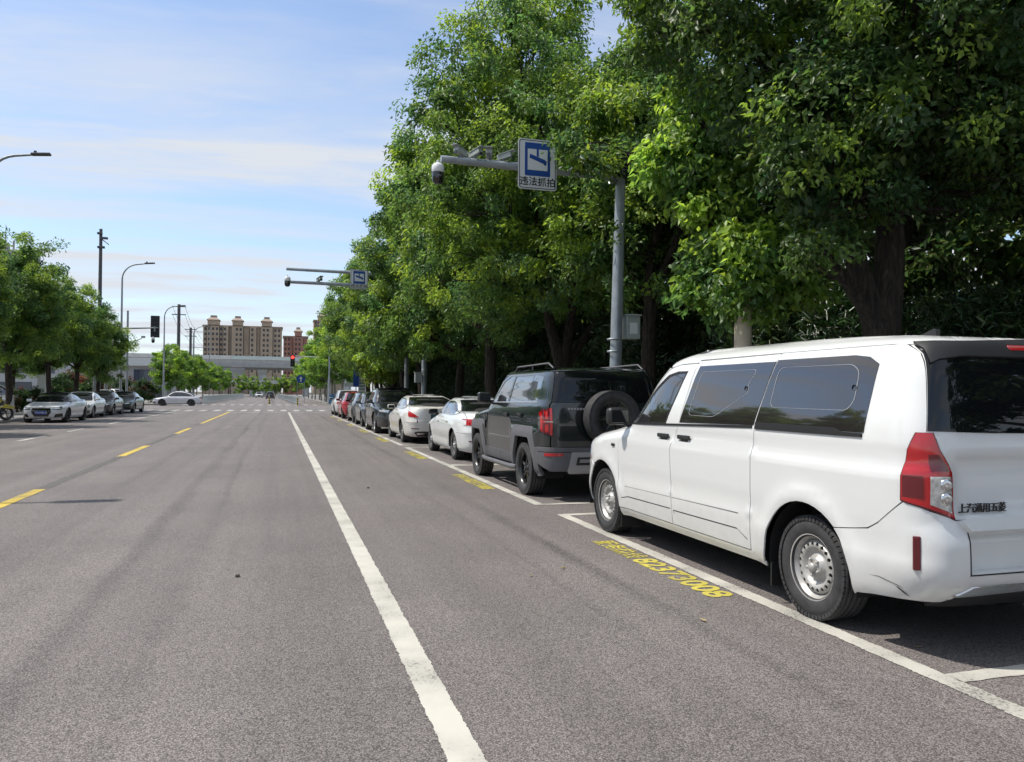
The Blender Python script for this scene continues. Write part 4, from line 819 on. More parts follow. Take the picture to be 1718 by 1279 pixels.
# ------------------------------------------------------------------ ground, road, kerbs, markings
def nodes_of(m): return m.node_tree.nodes, m.node_tree.links, bsdf(m)
def asphalt():
    m = mat('asphalt', (0.12, 0.115, 0.115), 0.70); n, L, b = nodes_of(m)
    tc = n.new('ShaderNodeTexCoord')
    def nz(scale, det=4, rough=.6, sc=(1, 1, 1), dist=0):
        mp = n.new('ShaderNodeMapping'); L.new(tc.outputs['Object'], mp.inputs[0]); mp.inputs['Scale'].default_value = sc
        t = n.new('ShaderNodeTexNoise'); t.inputs['Scale'].default_value = scale; t.inputs['Detail'].default_value = det; t.inputs['Roughness'].default_value = rough; t.inputs['Distortion'].default_value = dist
        L.new(mp.outputs[0], t.inputs[0]); return t.outputs[0]
    def mr(v, a, b_, c, d):
        q = n.new('ShaderNodeMapRange'); L.new(v, q.inputs[0])
        for i, k in enumerate((a, b_, c, d)): q.inputs[i+1].default_value = k
        return q.outputs[0]
    def mul(a, c):
        q = n.new('ShaderNodeMath'); q.operation = 'MULTIPLY'; L.new(a, q.inputs[0])
        if isinstance(c, float): q.inputs[1].default_value = c
        else: L.new(c, q.inputs[1])
        return q.outputs[0]
    vo = n.new('ShaderNodeTexVoronoi'); vo.inputs['Scale'].default_value = 125; L.new(tc.outputs['Object'], vo.inputs[0])
    vcol = n.new('ShaderNodeSeparateColor'); L.new(vo.outputs['Color'], vcol.inputs[0])
    agg = mr(vcol.outputs[0], 0, 1, .56, 1.44)                     # stones of different tone
    pit = mr(vo.outputs['Distance'], .30, .72, 1.14, .50)          # dark binder between the stones
    fine = mr(nz(420, 3, .7), .3, .7, .86, 1.14)
    mott = mr(nz(.55, 6, .62, dist=.4), .3, .7, .87, 1.12)
    track = mr(nz(1.0, 6, .65, (1.6, .03, 1), .25), .36, .64, .86, 1.10)   # lengthwise wear
    seam = mr(nz(1.0, 2, .5, (2.6, .012, 1), .6), .47, .53, 0, 1)
    sp = n.new('ShaderNodeMath'); sp.operation = 'PINGPONG'; L.new(seam, sp.inputs[0]); sp.inputs[1].default_value = .5
    sx = n.new('ShaderNodeSeparateXYZ'); L.new(tc.outputs['Object'], sx.inputs[0])
    wv = mr(nz(1.0, 4, .6, (.3, .10, 1)), 0, 1, -.35, .35); jit = mr(nz(14, 4, .8), 0, 1, -.16, .16)
    def op(o_, a_, c_):
        q = n.new('ShaderNodeMath'); q.operation = o_
        for i_, k_ in enumerate((a_, c_)):
            if isinstance(k_, (int, float)): q.inputs[i_].default_value = k_
            else: L.new(k_, q.inputs[i_])
        return q.outputs[0]
    xw = op('ADD', op('ADD', sx.outputs[0], wv), jit); band = None
    brk = mr(nz(1.0, 4, .6, (.4, .12, 1)), .38, .60, .25, 1)
    for c_, w_, st in ((-1.22, .10, .46), (-.72, .06, .30), (-2.3, .10, .26), (2.5, .08, .40), (2.05, .035, .26), (-3.3, .10, .22), (-5.2, .3, .15), (-8.4, .35, .15), (4.3, .4, .12)):
        d_ = mr(op('ABSOLUTE', op('SUBTRACT', xw, c_), 0.0), w_*.35, w_*1.3, st, 0); band = d_ if band is None else op('ADD', band, d_)
    wear = op('SUBTRACT', 1.0, op('MULTIPLY', op('MULTIPLY', band, brk), mr(vcol.outputs[2], .25, .75, .25, 1.55)))
    fac = mul(mul(mul(mul(agg, pit), mul(fine, mott)), track), wear)
    col = n.new('ShaderNodeMix'); col.data_type = 'RGBA'; L.new(mr(nz(.23, 3), .35, .65, 0, 1), col.inputs['Factor'])
    col.inputs['A'].default_value = (.192, .166, .160, 1); col.inputs['B'].default_value = (.176, .158, .148, 1)
    mx = n.new('ShaderNodeMix'); mx.data_type = 'RGBA'; mx.blend_type = 'MULTIPLY'; mx.inputs['Factor'].default_value = 1
    L.new(col.outputs['Result'], mx.inputs['A']); cc = n.new('ShaderNodeCombineColor')
    for i in range(3): L.new(fac, cc.inputs[i])
    L.new(cc.outputs[0], mx.inputs['B']); L.new(mx.outputs['Result'], b.inputs['Base Color'])
    bp = n.new('ShaderNodeBump'); bp.inputs['Strength'].default_value = .55; bp.inputs['Distance'].default_value = .006
    hsum = n.new('ShaderNodeMath'); hsum.operation = 'SUBTRACT'; L.new(vcol.outputs[1], hsum.inputs[0]); L.new(vo.outputs['Distance'], hsum.inputs[1])
    L.new(hsum.outputs[0], bp.inputs['Height']); L.new(bp.outputs[0], b.inputs['Normal'])
    b.inputs['Specular IOR Level'].default_value = .55
    return m
ASP = asphalt()
def road_paint(name, col, wear=.5, thr=.60):
    """marking paint, rubbed through to the asphalt in flecks"""
    m = mat(name, col, .65); n, L, b = nodes_of(m); tc = n.new('ShaderNodeTexCoord')
    t1 = n.new('ShaderNodeTexNoise'); t1.inputs['Scale'].default_value = 55; t1.inputs['Detail'].default_value = 6; t1.inputs['Roughness'].default_value = .75; L.new(tc.outputs['Object'], t1.inputs[0])
    t2 = n.new('ShaderNodeTexNoise'); t2.inputs['Scale'].default_value = 2.2; t2.inputs['Detail'].default_value = 4; L.new(tc.outputs['Object'], t2.inputs[0])
    ad = n.new('ShaderNodeMath'); ad.operation = 'MULTIPLY_ADD'; L.new(t2.outputs[0], ad.inputs[0]); ad.inputs[1].default_value = wear; L.new(t1.outputs[0], ad.inputs[2])
    mr = n.new('ShaderNodeMapRange'); L.new(ad.outputs[0], mr.inputs[0]); mr.inputs[1].default_value = thr+wear*.5; mr.inputs[2].default_value = thr+wear*.5+.10
    dr = n.new('ShaderNodeMapRange'); L.new(t2.outputs[0], dr.inputs[0]); dr.inputs[1].default_value = .34; dr.inputs[2].default_value = .68
    dirt = n.new('ShaderNodeMix'); dirt.data_type = 'RGBA'; L.new(dr.outputs[0], dirt.inputs['Factor']); dirt.inputs['A'].default_value = (*[c*1.05 for c in col], 1); dirt.inputs['B'].default_value = (*[c*.72 for c in col], 1)
    mx = n.new('ShaderNodeMix'); mx.data_type = 'RGBA'; L.new(mr.outputs[0], mx.inputs['Factor']); L.new(dirt.outputs['Result'], mx.inputs['A']); mx.inputs['B'].default_value = (.15, .14, .13, 1)
    L.new(mx.outputs['Result'], b.inputs['Base Color'])
    bp = n.new('ShaderNodeBump'); bp.inputs['Strength'].default_value = .25; bp.inputs['Distance'].default_value = .003; L.new(t1.outputs[0], bp.inputs['Height']); L.new(bp.outputs[0], b.inputs['Normal'])
    return m
PW = road_paint('line_white', (.50, .485, .43), .5, .57); PY = road_paint('line_yellow', (.55, .40, .05), .55, .58); PWF = road_paint('line_white_worn', (.48, .47, .43), .7, .53)
PYT = road_paint('lettering_yellow', (.50, .43, .07), .5, .55)
mat('earth', (.075, .07, .045), .95, noise=.3, nscale=.8, bump=.4, bscale=12)
mat('paving', (.20, .19, .18), .85, noise=.15, nscale=3, bump=.15, bscale=30)
mat('kerb_stone', (.27, .265, .25), .8, noise=.15, nscale=8, bump=.2, bscale=50)
def sheet(name, x0, x1, y0, y1, z, m, parent=None):
    return link(name, mkmesh(name, [(x0, y0, z), (x1, y0, z), (x1, y1, z), (x0, y1, z)], [(0, 1, 2, 3)], m), parent)
tag(sheet('ground', -2500, 2500, -300, 4000, -.035, MATS['earth']), kind='structure')
road = tag(sheet('road', -11.6, 5.6, -40, 420, 0, ASP), kind='structure')
tag(sheet('cross_road', -140, -11.6, 67, 88, -.001, ASP), kind='structure'); tag(sheet('cross_road', 5.6, 110, 67, 88, -.001, ASP), kind='structure')
def slab(name, x0, x1, y0, y1, kx, far=False):
    """raised pavement with kerb stones along x = kx"""
    b = MB(); b.box(x0, x1, y0, y1, -.03, .118); o = tag(b.build(name, MATS['paving']), kind='structure')
    return o
KS = MB().cbox((0, 0, .055), (.15, .994, .15), bev=.012).mesh('kerb_stone', MATS['kerb_stone'])
sR = slab('pavement_right', 5.68, 60, -40, 66, 5.6); sR2 = slab('pavement_right', 5.68, 60, 89, 420, 5.6); sL = slab('pavement_left', -60, -11.68, -40, 66, -11.6); sL2 = slab('pavement_left', -60, -11.68, 89, 420, -11.6)
for par, x, a, b_ in ((sR, 5.605, 0, 66), (sL, -11.605, 30, 66), (sL2, -11.605, 89, 130)):
    for k in range(int(b_-a)):
        o = link('kerb_stone', KS, par); o.location = (x, a+k+.5, random.uniform(-.004, .004))

def jag(name, x0, x1, y0, y1, z, m, step=.012, amp=.006, parent=road):
    """painted strip along y with ragged edges"""
    n = max(2, int((y1-y0)/step)); ys = np.linspace(y0, y1, n+1); a = np.clip(amp, 0, (x1-x0)*.2)
    r = np.random.default_rng(int(abs(y0*97+x0*31)*10) % 9999)
    def edge(): 
        e = r.normal(0, a*.5, n+1); k = r.normal(0, a*.6, n//6+2); e += np.interp(np.arange(n+1), np.arange(len(k))*6, k); return np.clip(e, -a*2.2, a*1.6)
    l, q = x0+edge(), x1+edge(); v = [(l[i], ys[i], z) for i in range(n+1)]+[(q[i], ys[i], z) for i in range(n+1)]
    return link(name, mkmesh(name, v, [(i, i+n+1, i+n+2, i+1) for i in range(n)], m), parent)
Z1 = .004
jag('lane_line', .655, .800, 1.2, 14, Z1, PW, .010, .0042); jag('lane_line', .655, .800, 14, 57.2, Z1, PW, .06, .004)
for a, b_ in ((4.4, 7.4), (9.6, 12.85), (18.95, 22.5), (28.7, 33.0), (37.7, 58.9)): jag('centre_line', -3.40, -3.24, a, b_, Z1, PY, .02, .004)
for a, b_ in ((19.4, 21.6), (25.2, 27.9), (30.7, 33.0)): jag('lane_line', -7.15, -7.01, a, b_, Z1, PWF, .04, .004)
jag('lane_line', -7.15, -7.01, 37.6, 60.5, Z1, PWF, .06, .004)
sheet('stop_line', -3.0, 5.0, 57.4, 57.75, Z1, PWF, road)
for i in range(17): sheet('crossing_stripe', 4.55-.98*i-.45, 4.55-.98*i, 61.6, 65.4, Z1, PWF, road)
for i in range(15): sheet('crossing_stripe', 4.2-.98*i-.45, 4.2-.98*i, 89.5, 92.6, Z1, PWF, road)
BAYS = [(3.23, 8.79), (9.67, 15.26), (15.42, 20.6), (21.5, 26.8), (26.95, 32.3), (32.45, 37.9), (38.7, 44.1), (44.25, 49.6)]
for a, b_ in BAYS:
    near = a < 12; jag('bay_line', 3.22, 3.345, a-.10 if a > 4 else -6, b_, Z1, PW if near else PWF, .015 if near else .05, .005)
    for y in (a-.05, b_-.06):
        n = 40; r_ = np.random.default_rng(int(y*100)); e0, e1 = r_.normal(0, .003, n+1), r_.normal(0, .003, n+1); xs = np.linspace(3.347, 5.40, n+1)
        v = [(xs[i], y-.06+e0[i], Z1) for i in range(n+1)]+[(xs[i], y+.06+e1[i], Z1) for i in range(n+1)]
        link('bay_line', mkmesh('bay_line', v, [(i, i+1, i+n+2, i+n+1) for i in range(n)], PW if near else PWF), road)
    for txt, y0, y1, nm in (('服务热线', (a+b_)/2+1.08, (a+b_)/2+.26, 'bay_lettering'), ('82373008', (a+b_)/2+.22, (a+b_)/2-1.10, 'bay_number')):
        t = text_mesh(txt, .235, 0, PYT, nm, bold=.004 if txt[0] != '8' else .007)
        xs = [v.co.x for v in t.data.vertices]; ys_ = [v.co.y for v in t.data.vertices]; kx = (y0-y1)/(max(xs)-min(xs)); kz = .225/(max(ys_)-min(ys_))
        for v in t.data.vertices: v.co.x = (v.co.x-min(xs))*kx; v.co.y = (v.co.y-min(ys_))*kz; v.co.z = 0
        t.parent = road; t.location = (2.965, y0, Z1); t.rotation_euler = (0, 0, R(-90))
# oil stains and a patched cut
def blob(name, cx, cy, rx, ry, m, seed, z=.0025, n=40):
    r_ = np.random.default_rng(seed); k = r_.normal(0, 1, (4, 2)); v = []
    for i in range(n):
        t = 2*math.pi*i/n; d = 1+sum(.10*(k[j, 0]*math.cos((j+2)*t)+k[j, 1]*math.sin((j+2)*t)) for j in range(4)); v.append((cx+rx*d*math.cos(t), cy+ry*d*math.sin(t), z))
    return link(name, mkmesh(name, v+[(cx, cy, z)], [(i, (i+1) % n, n) for i in range(n)], m), road)
mat('blackout_paint', (.105, .10, .095), .85, noise=.25, nscale=30, bump=.4, bscale=120)
for a, b_ in ((13.0, 18.8), (22.7, 28.5)): jag('blacked_out_line', -3.40, -3.24, a, b_, .0025, MATS['blackout_paint'], .03, .02)
# litter: pebbles and dry leaves
mat('dry_leaf', (.30, .24, .11), .8, noise=.3); mat('pebble', (.10, .09, .08), .9)
LEAF = mkmesh('fallen_leaf', [(-.035, 0, .006), (-.01, .016, .010), (.035, .002, .016), (-.008, -.016, .012), (0, 0, .003)], [(0, 4, 1), (1, 4, 2), (2, 4, 3), (3, 4, 0)], MATS['dry_leaf'])
for i, (x, y, s_, lb) in enumerate([(2.28, 6.05, 1.0, 'pale dry leaf on the asphalt left of the yellow lettering'), (2.62, 4.42, .9, 'pale dry leaf on the asphalt near the van rear wheel'), (1.93, 5.85, .7, 'small dry leaf between the lane line and the yellow lettering'), (3.55, 3.62, .7, 'tiny pale leaf inside the bay behind the van')]):
    o = link('fallen_leaf', LEAF); o.location = (x, y, .004); o.rotation_euler = (0, 0, i*1.9); o.scale = (s_, s_, s_); tag(o, lb, 'leaf', 'fallen leaves on the road')
PEB = MB(); PEB.cbox((0, 0, .011), (.034, .028, .022), bev=.007); PEB = PEB.mesh('pebble', MATS['pebble'])
for i, (x, y, lb) in enumerate([(-.29, 6.45, 'dark pebble on the asphalt left of the white lane line'), (1.32, 11.9, 'small dark pebble on the asphalt right of the white lane line')]):
    o = link('pebble', PEB); o.location = (x, y, 0); o.rotation_euler = (0, 0, i); tag(o, lb, 'pebble', 'pebbles on the road')
# ------------------------------------------------------------------ trees and shrubs
def leaf_mat(name, trans=.35, rough=.42):
    m = bpy.data.materials.new(name); m.use_nodes = True; MATS[name] = m; n, L, b = nodes_of(m); out = n['Material Output']
    at = n.new('ShaderNodeAttribute'); at.attribute_name = 'leaf_colour'; L.new(at.outputs['Color'], b.inputs['Base Color']); b.inputs['Roughness'].default_value = rough; b.inputs['Specular IOR Level'].default_value = .45
    tr = n.new('ShaderNodeBsdfTranslucent'); hs = n.new('ShaderNodeHueSaturation'); hs.inputs['Hue'].default_value = .485; hs.inputs['Value'].default_value = 1.9; hs.inputs['Saturation'].default_value = 1.1; L.new(at.outputs['Color'], hs.inputs['Color']); L.new(hs.outputs[0], tr.inputs[0])
    mx = n.new('ShaderNodeMixShader'); mx.inputs[0].default_value = trans; L.new(b.outputs[0], mx.inputs[1]); L.new(tr.outputs[0], mx.inputs[2]); L.new(mx.outputs[0], out.inputs[0]); return m
LM = leaf_mat('leaves', .5); LMD = leaf_mat('hedge_leaves', .2, .35)
def bark_mat(name, c0, c1):
    m = mat(name, c0, .95); n, L, b = nodes_of(m); tc = n.new('ShaderNodeTexCoord'); mp = n.new('ShaderNodeMapping'); L.new(tc.outputs['Object'], mp.inputs[0]); mp.inputs['Scale'].default_value = (1, 1, .16)
    t = n.new('ShaderNodeTexNoise'); t.inputs['Scale'].default_value = 24; t.inputs['Detail'].default_value = 7; t.inputs['Roughness'].default_value = .65; t.inputs['Distortion'].default_value = .6; L.new(mp.outputs[0], t.inputs[0])
    r_ = n.new('ShaderNodeMapRange'); L.new(t.outputs[0], r_.inputs[0]); r_.inputs[1].default_value = .36; r_.inputs[2].default_value = .62
    mx = n.new('ShaderNodeMix'); mx.data_type = 'RGBA'; L.new(r_.outputs[0], mx.inputs['Factor']); mx.inputs['A'].default_value = (*c0, 1); mx.inputs['B'].default_value = (*c1, 1); L.new(mx.outputs['Result'], b.inputs['Base Color'])
    bp = n.new('ShaderNodeBump'); bp.inputs['Strength'].default_value = 1.0; bp.inputs['Distance'].default_value = .05; L.new(r_.outputs[0], bp.inputs['Height']); L.new(bp.outputs[0], b.inputs['Normal'])
bark_mat('bark', (.016, .012, .010), (.080, .062, .046)); mat('bark_pale', (.22, .205, .18), .9, noise=.3, nscale=6, bump=.5, bscale=20); mat('whitewash', (.42, .41, .38), .9, noise=.35, nscale=9)
def unit(a): return a/(np.linalg.norm(a, axis=-1, keepdims=True)+1e-9)
def leaves_mesh(name, C, N, A, Ln, Wd, colr, m):
    """C centres, N normals, A tip directions, Ln lengths, Wd widths, colr rgb"""
    k = len(C); A = unit(A-N*np.sum(A*N, 1, keepdims=True)); Bv = np.cross(N, A); fold = N*(Wd*.22)[:, None]; dr = -N*(Ln*.16)[:, None]
    V = np.empty((k, 4, 3)); V[:, 0] = C-A*(Ln*.5)[:, None]; V[:, 1] = C+Bv*(Wd*.5)[:, None]+fold-A*(Ln*.06)[:, None]; V[:, 2] = C+A*(Ln*.5)[:, None]+dr; V[:, 3] = C-Bv*(Wd*.5)[:, None]+fold-A*(Ln*.06)[:, None]
    idx = (np.arange(k)*4)[:, None]+np.array([0, 2, 1, 0, 3, 2])[None]
    me = bpy.data.meshes.new(name); me.vertices.add(4*k); me.vertices.foreach_set('co', V.astype(np.float32).ravel()); me.loops.add(6*k); me.loops.foreach_set('vertex_index', idx.astype(np.int32).ravel())
    me.polygons.add(2*k); me.polygons.foreach_set('loop_start', (np.arange(2*k)*3).astype(np.int32)); me.update(calc_edges=True)
    ca = me.color_attributes.new('leaf_colour', 'FLOAT_COLOR', 'POINT'); c4 = np.ones((k, 4, 4), np.float32); c4[:, :, :3] = colr[:, None, :]; ca.data.foreach_set('color', c4.ravel()); me.materials.append(m); return me
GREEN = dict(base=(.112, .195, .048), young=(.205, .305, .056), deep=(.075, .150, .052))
def crown(name, lobes, n_leaf, L0, rng, m=None, pal=GREEN, young=.22, sig=.30, aspect=.46, per=110, up=.55, droop=.5):
    """lobes: (x,y,z,rx,ry,rz); leaves gathered in twig clusters over each lobe"""
    m = m or LM; ar = np.array([(l[3]*l[4]+l[4]*l[5]+l[3]*l[5]) for l in lobes]); ar = ar/ar.sum(); Cs, Ns, As, Ls, Ws, Cl = [], [], [], [], [], []; cent = []
    ctr = np.mean([l[:3] for l in lobes], 0)
    for l, a in zip(lobes, ar):
        nc = max(3, int(n_leaf*a/per)); d = unit(rng.normal(size=(nc, 3))); u = rng.uniform(.30, 1.0, nc)**.36; lc = np.array(l[:3]); lr = np.array(l[3:6])
        cc = lc+d*lr*u[:, None]; cent.append(cc)
        for c, dd, uu in zip(cc, d, u):
            k = int(per*rng.uniform(.6, 1.4)); s = sig*rng.uniform(.7, 1.25); off = unit(rng.normal(size=(k, 3)))*(rng.random((k, 1))**.45)*np.array([s, s, s*.75])*1.75; P = c+off
            N = unit(.55*dd+np.array([-.12, -.05, up*.8])+rng.normal(size=(k, 3))*.62); A = unit(unit(off)*.7+dd*.5+np.array([0, 0, -droop])+rng.normal(size=(k, 3))*.45)
            big = 1.6 if uu < .70 else (1.2 if uu < .82 else 1.0); ln = L0*big*rng.uniform(.65, 1.25, k); yg = rng.random() < young*(.4+1.2*max(0, uu-.4))*(1.0+.6*dd[2]); t = rng.random()  # young tint: new growth and sunlit clumps, more on top and outside
            col = np.array(pal['young'] if yg else (pal['base'] if t < .6 else pal['deep']))*rng.uniform(.8, 1.2); col = col[None]*rng.uniform(.72, 1.28, (k, 1))*np.array([1, 1, 1])+rng.normal(size=(k, 3))*np.array([.006, .004, .002])
            Cs.append(P); Ns.append(N); As.append(A); Ls.append(ln); Ws.append(ln*aspect*rng.uniform(.85, 1.15, k)); Cl.append(np.clip(col, .005, 1))
    return leaves_mesh(name, *[np.concatenate(q) for q in (Cs, Ns, As, Ls, Ws, Cl)], m), cent
def wobble(a, b, n, amp, rng):
    a, b = np.array(a, float), np.array(b, float); d = np.linalg.norm(b-a); P = [a+(b-a)*i/n+(rng.normal(size=3)*amp*d*math.sin(math.pi*i/n) if 0 < i < n else 0) for i in range(n+1)]; return [tuple(p) for p in P]
def trunk_mesh(name, stems, lobes, cent, rng, m, r0, twigs=6):
    """stems: list of (path, r_start, r_end); limbs run on to every lobe and some twigs"""
    b = MB(); tops = []
    for path, ra, rb in stems:
        n = len(path); b.tube(path, list(np.linspace(ra, rb, n)), 12, caps=False); tops.append((np.array(path[-1]), rb)); tops.append((np.array(path[-2]), (ra+rb)/2*.8))
    for i, l in enumerate(lobes):
        lc = np.array(l[:3]); k = min(tops, key=lambda t: np.linalg.norm(t[0]-lc)+max(0, t[0][2]-lc[2])*2); P = wobble(k[0], lc, 5, .05, rng); r1 = k[1]*.55; b.tube(P, list(np.linspace(r1, .025, 6)), 7, caps=False)
        if cent is not None:
            for c in cent[i][rng.permutation(len(cent[i]))[:twigs]]: b.tube(wobble(P[rng.integers(2, 5)], c, 3, .08, rng), [.022, .016, .011, .006], 4, caps=False)
    return b.mesh(name, m)
def row_lobes(rng, R0=2.2, z0=3.6, h=6.6, lean=(-.5, 0), n=(5, 6, 4), lr=1.45):
    L = []; lev = [(.08, .80), (.40, 1.0), (.72, .72)]
    for (fz, fr), k in zip(lev, n):
        a0 = rng.uniform(0, 6.28)
        for i in range(k):
            a = a0+2*math.pi*i/k+rng.normal()*.2; q = R0*fr*rng.uniform(.8, 1.15); s = lr*rng.uniform(.78, 1.15)*(1.0 if fz < .6 else .85)
            L.append((q*math.cos(a)+lean[0]*(.3+fz), q*math.sin(a)+lean[1], z0+fz*h+rng.normal()*.35, s, s, s*.88))
    L.append((lean[0], lean[1], z0+h*.93, lr*.85, lr*.85, lr*.8)); L.append((lean[0]*.5, 0, z0+h*.45, lr*1.35, lr*1.35, lr*1.5)); return L
def plant_tree(name, loc, label, group, crown_me, trunk_me, rz=0, sc=1.0, cat='tree', white=None):
    o = empty(name, loc, rz, label, cat, group); o.scale = (sc, sc, sc); link('trunk', trunk_me, o); link('crown', crown_me, o)
    if white is not None: link('whitewash_band', white, o)
    return o
def variant(seed, n_leaf, L0, stems=None, r0=.2, twigs=5, young=.22, lob=None, per=110, sig=.30, pal=GREEN, bark='bark', **kw):
    rng = np.random.default_rng(seed); lobes = lob or row_lobes(rng, **kw); cm, ce = crown('crown', lobes, n_leaf, L0, rng, young=young, per=per, sig=sig, pal=pal)
    zl = min(l[2] for l in lobes); st = stems or [(wobble((0, 0, -.1), (rng.normal()*.15, rng.normal()*.15, zl*.75), 4, .02, rng), r0, r0*.75)]
    if not stems: p = st[0][0][-1]; st += [(wobble(p, (p[0]+rng.normal()*.5, p[1]+rng.normal()*.5, zl+2.4), 4, .04, rng), r0*.66, r0*.3), (wobble(p, (p[0]+rng.normal()*.7, p[1]+rng.normal()*.7, zl+1.6), 4, .04, rng), r0*.55, r0*.28)]
    return cm, trunk_mesh('trunk', st, lobes, ce, rng, MATS[bark], r0, twigs)
TG = 'tall trees along the right pavement'
# nearest tree: forked trunk beside the van, its crown filling the top right
rng = np.random.default_rng(5)
lob1 = [(-1.7, 1.0, 6.1, 1.15, 1.2, 1.0), (-1.2, 2.0, 7.3, 1.3, 1.3, 1.1), (-.6, .6, 5.4, 1.2, 1.2, 1.0), (.9, -.4, 4.6, 1.2, 1.2, .9), (1.2, 1.4, 5.6, 1.4, 1.4, 1.1), (-.3, -1.2, 5.3, 1.3, 1.3, 1.0), (-1.5, -.3, 7.6, 1.4, 1.4, 1.2), (.3, 1.0, 7.8, 1.6, 1.6, 1.3), (.2, .2, 9.4, 1.6, 1.6, 1.2), (1.9, .3, 7.2, 1.5, 1.5, 1.3), (1.2, -1.4, 6.5, 1.5, 1.4, 1.2), (-1.0, .9, 9.0, 1.3, 1.3, 1.1), (.2, -2.0, 7.4, 1.5, 1.5, 1.3), (-1.0, -2.4, 6.4, 1.2, 1.3, 1.0), (1.6, -2.6, 5.2, 1.2, 1.3, .9), (-1.0, -.3, 4.35, .85, .8, .6), (-.35, -.9, 4.15, .75, .7, .5), (.55, -1.0, 4.25, .8, .7, .55), (-1.25, .5, 5.0, .8, .8, .7), (1.3, -.7, 4.0, .8, .8, .55), (.2, -.5, 4.75, .9, .9, .6), (-.62, -.35, 3.45, .50, .45, .42), (-.95, -.1, 3.0, .42, .4, .36), (-1.25, -.2, 3.75, .55, .5, .45), (.75, -.5, 3.6, .45, .45, .35)]
cm, ce = crown('crown', lob1, 115000, .089, rng, young=.16, per=85, sig=.18, aspect=.52, pal=dict(base=(.072, .128, .034), young=(.17, .265, .05), deep=(.045, .092, .034)))  # darker leaf palette: the shade of this crown put into its colour
st1 = [([(0, 0, -.1), (-.02, .03, .8), (-.05, .02, 1.6), (-.03, 0, 2.1)], .26, .20), ([(-.03, 0, 2.0), (.10, .02, 2.8), (.16, .06, 3.8), (.2, .1, 5.0), (.2, .1, 7.2)], .20, .07), ([(-.03, 0, 1.95), (-.25, .06, 2.7), (-.50, .2, 3.6), (-.8, .5, 5.0)], .16, .07)]
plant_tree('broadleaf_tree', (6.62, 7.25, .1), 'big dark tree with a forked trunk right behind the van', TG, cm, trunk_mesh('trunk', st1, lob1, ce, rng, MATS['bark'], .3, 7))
# sunlit sprig of the nearest tree, built as its own small tree
rng = np.random.default_rng(21); BR = dict(base=(.150, .262, .055), young=(.255, .385, .072), deep=(.092, .180, .050))  # palette brightened: sunlight put into the leaf colour
lob2 = [(-.40, .35, 5.00, .45, .5, .55), (-.55, .45, 4.25, .50, .5, .50), (-.30, .2, 3.55, .50, .5, .45), (.05, -.2, 3.15, .62, .6, .45), (.42, -.35, 2.92, .55, .5, .42), (-.05, -.1, 2.62, .50, .5, .38), (-.45, .2, 2.75, .32, .3, .26), (.70, .1, 3.30, .40, .4, .34), (.25, .6, 4.6, .6, .6, .6), (.0, .4, 3.9, .5, .6, .5)]
cm, ce = crown('crown', lob2, 15000, .105, rng, young=.42, per=70, sig=.17, aspect=.54, pal=BR, droop=.8)
st2 = [([(.25, .3, 0), (.22, .3, 1.2), (.12, .25, 2.3), (0, .2, 3.3), (-.1, .2, 4.4)], .07, .03)]
plant_tree('young_tree', (6.0, 9.2, -.10), 'sunlit sprig of the big dark tree, built as a small tree, above the van bonnet', None, cm, trunk_mesh('trunk', st2, lob2, ce, rng, MATS['bark'], .07, 6), sc=1.10)
# the rest of the near row: two trunks carry more leaves, then shared variants
cm, tm = variant(31, 62000, .11, r0=.17, lob=row_lobes(np.random.default_rng(31), R0=1.4, z0=4.0, h=5.6, lean=(.5, .6), lr=1.25)+[(-2.22, -1.75, 5.22, .28, .25, .30), (-2.45, -1.75, 5.70, .24, .2, .16), (-1.62, -1.70, 5.42, .26, .22, .20)], young=.25, sig=.22)
plant_tree('broadleaf_tree', (7.1, 14.0, .1), 'tree behind the camera pole, its crown partly hiding the arm', TG, cm, tm)
stB = [([(0, 0, -.1), (.02, 0, 1.0), (.03, .02, 2.0)], .24, .20), ([(.03, .02, 1.9), (-.25, .1, 3.0), (-.5, .2, 4.5), (-.6, .2, 6.5)], .16, .06), ([(.03, .02, 1.9), (.25, 0, 3.2), (.35, .1, 5.0)], .15, .06), ([(.03, .02, 1.9), (.8, .2, 2.9), (1.5, .3, 3.9)], .12, .06)]
cm, tm = variant(44, 112000, .106, stems=stB, lob=row_lobes(np.random.default_rng(44), R0=2.0, z0=3.9, h=6.2, lean=(-.75, 0), lr=1.55)+[(-2.5, .2, 9.1, 1.15, 1.15, 1.0), (-1.5, .4, 10.2, 1.2, 1.2, 1.0), (-2.9, .1, 7.6, 1.1, 1.2, 1.0), (-.4, .5, 10.9, 1.2, 1.2, .9)], young=.28, sig=.21)
plant_tree('broadleaf_tree', (6.55, 17.6, .1), 'broad tree with several stems behind the camera sign', TG, cm, tm)
VA = variant(51, 54000, .14, sig=.23, R0=2.1, z0=3.7, h=6.2, lean=(-.7, 0), lr=1.5, r0=.2); VB = variant(62, 54000, .14, sig=.23, R0=2.1, z0=3.6, h=6.0, lean=(-.7, 0), lr=1.45, r0=.18, young=.3); VC = variant(73, 54000, .14, sig=.23, R0=2.0, z0=3.8, h=6.4, lean=(-.6, 0), lr=1.5, r0=.19, young=.16)
ords = ['third', 'fourth', 'fifth', 'sixth', 'seventh', 'eighth', 'ninth']
for i, y in enumerate((23.6, 29.8, 35.8, 41.8, 47.6, 53.2, 58.8)):
    v = (VA, VB, VC)[i % 3]; plant_tree('broadleaf_tree', (6.6+.15*math.sin(i*2.1), y, .1), f'tall pavement tree, {ords[i]} beyond the first camera pole', TG, *v, rz=.35*math.sin(i*1.7), sc=(1.10, 1.04, .98, 1.0, .98, 1.02, 1.04)[i])
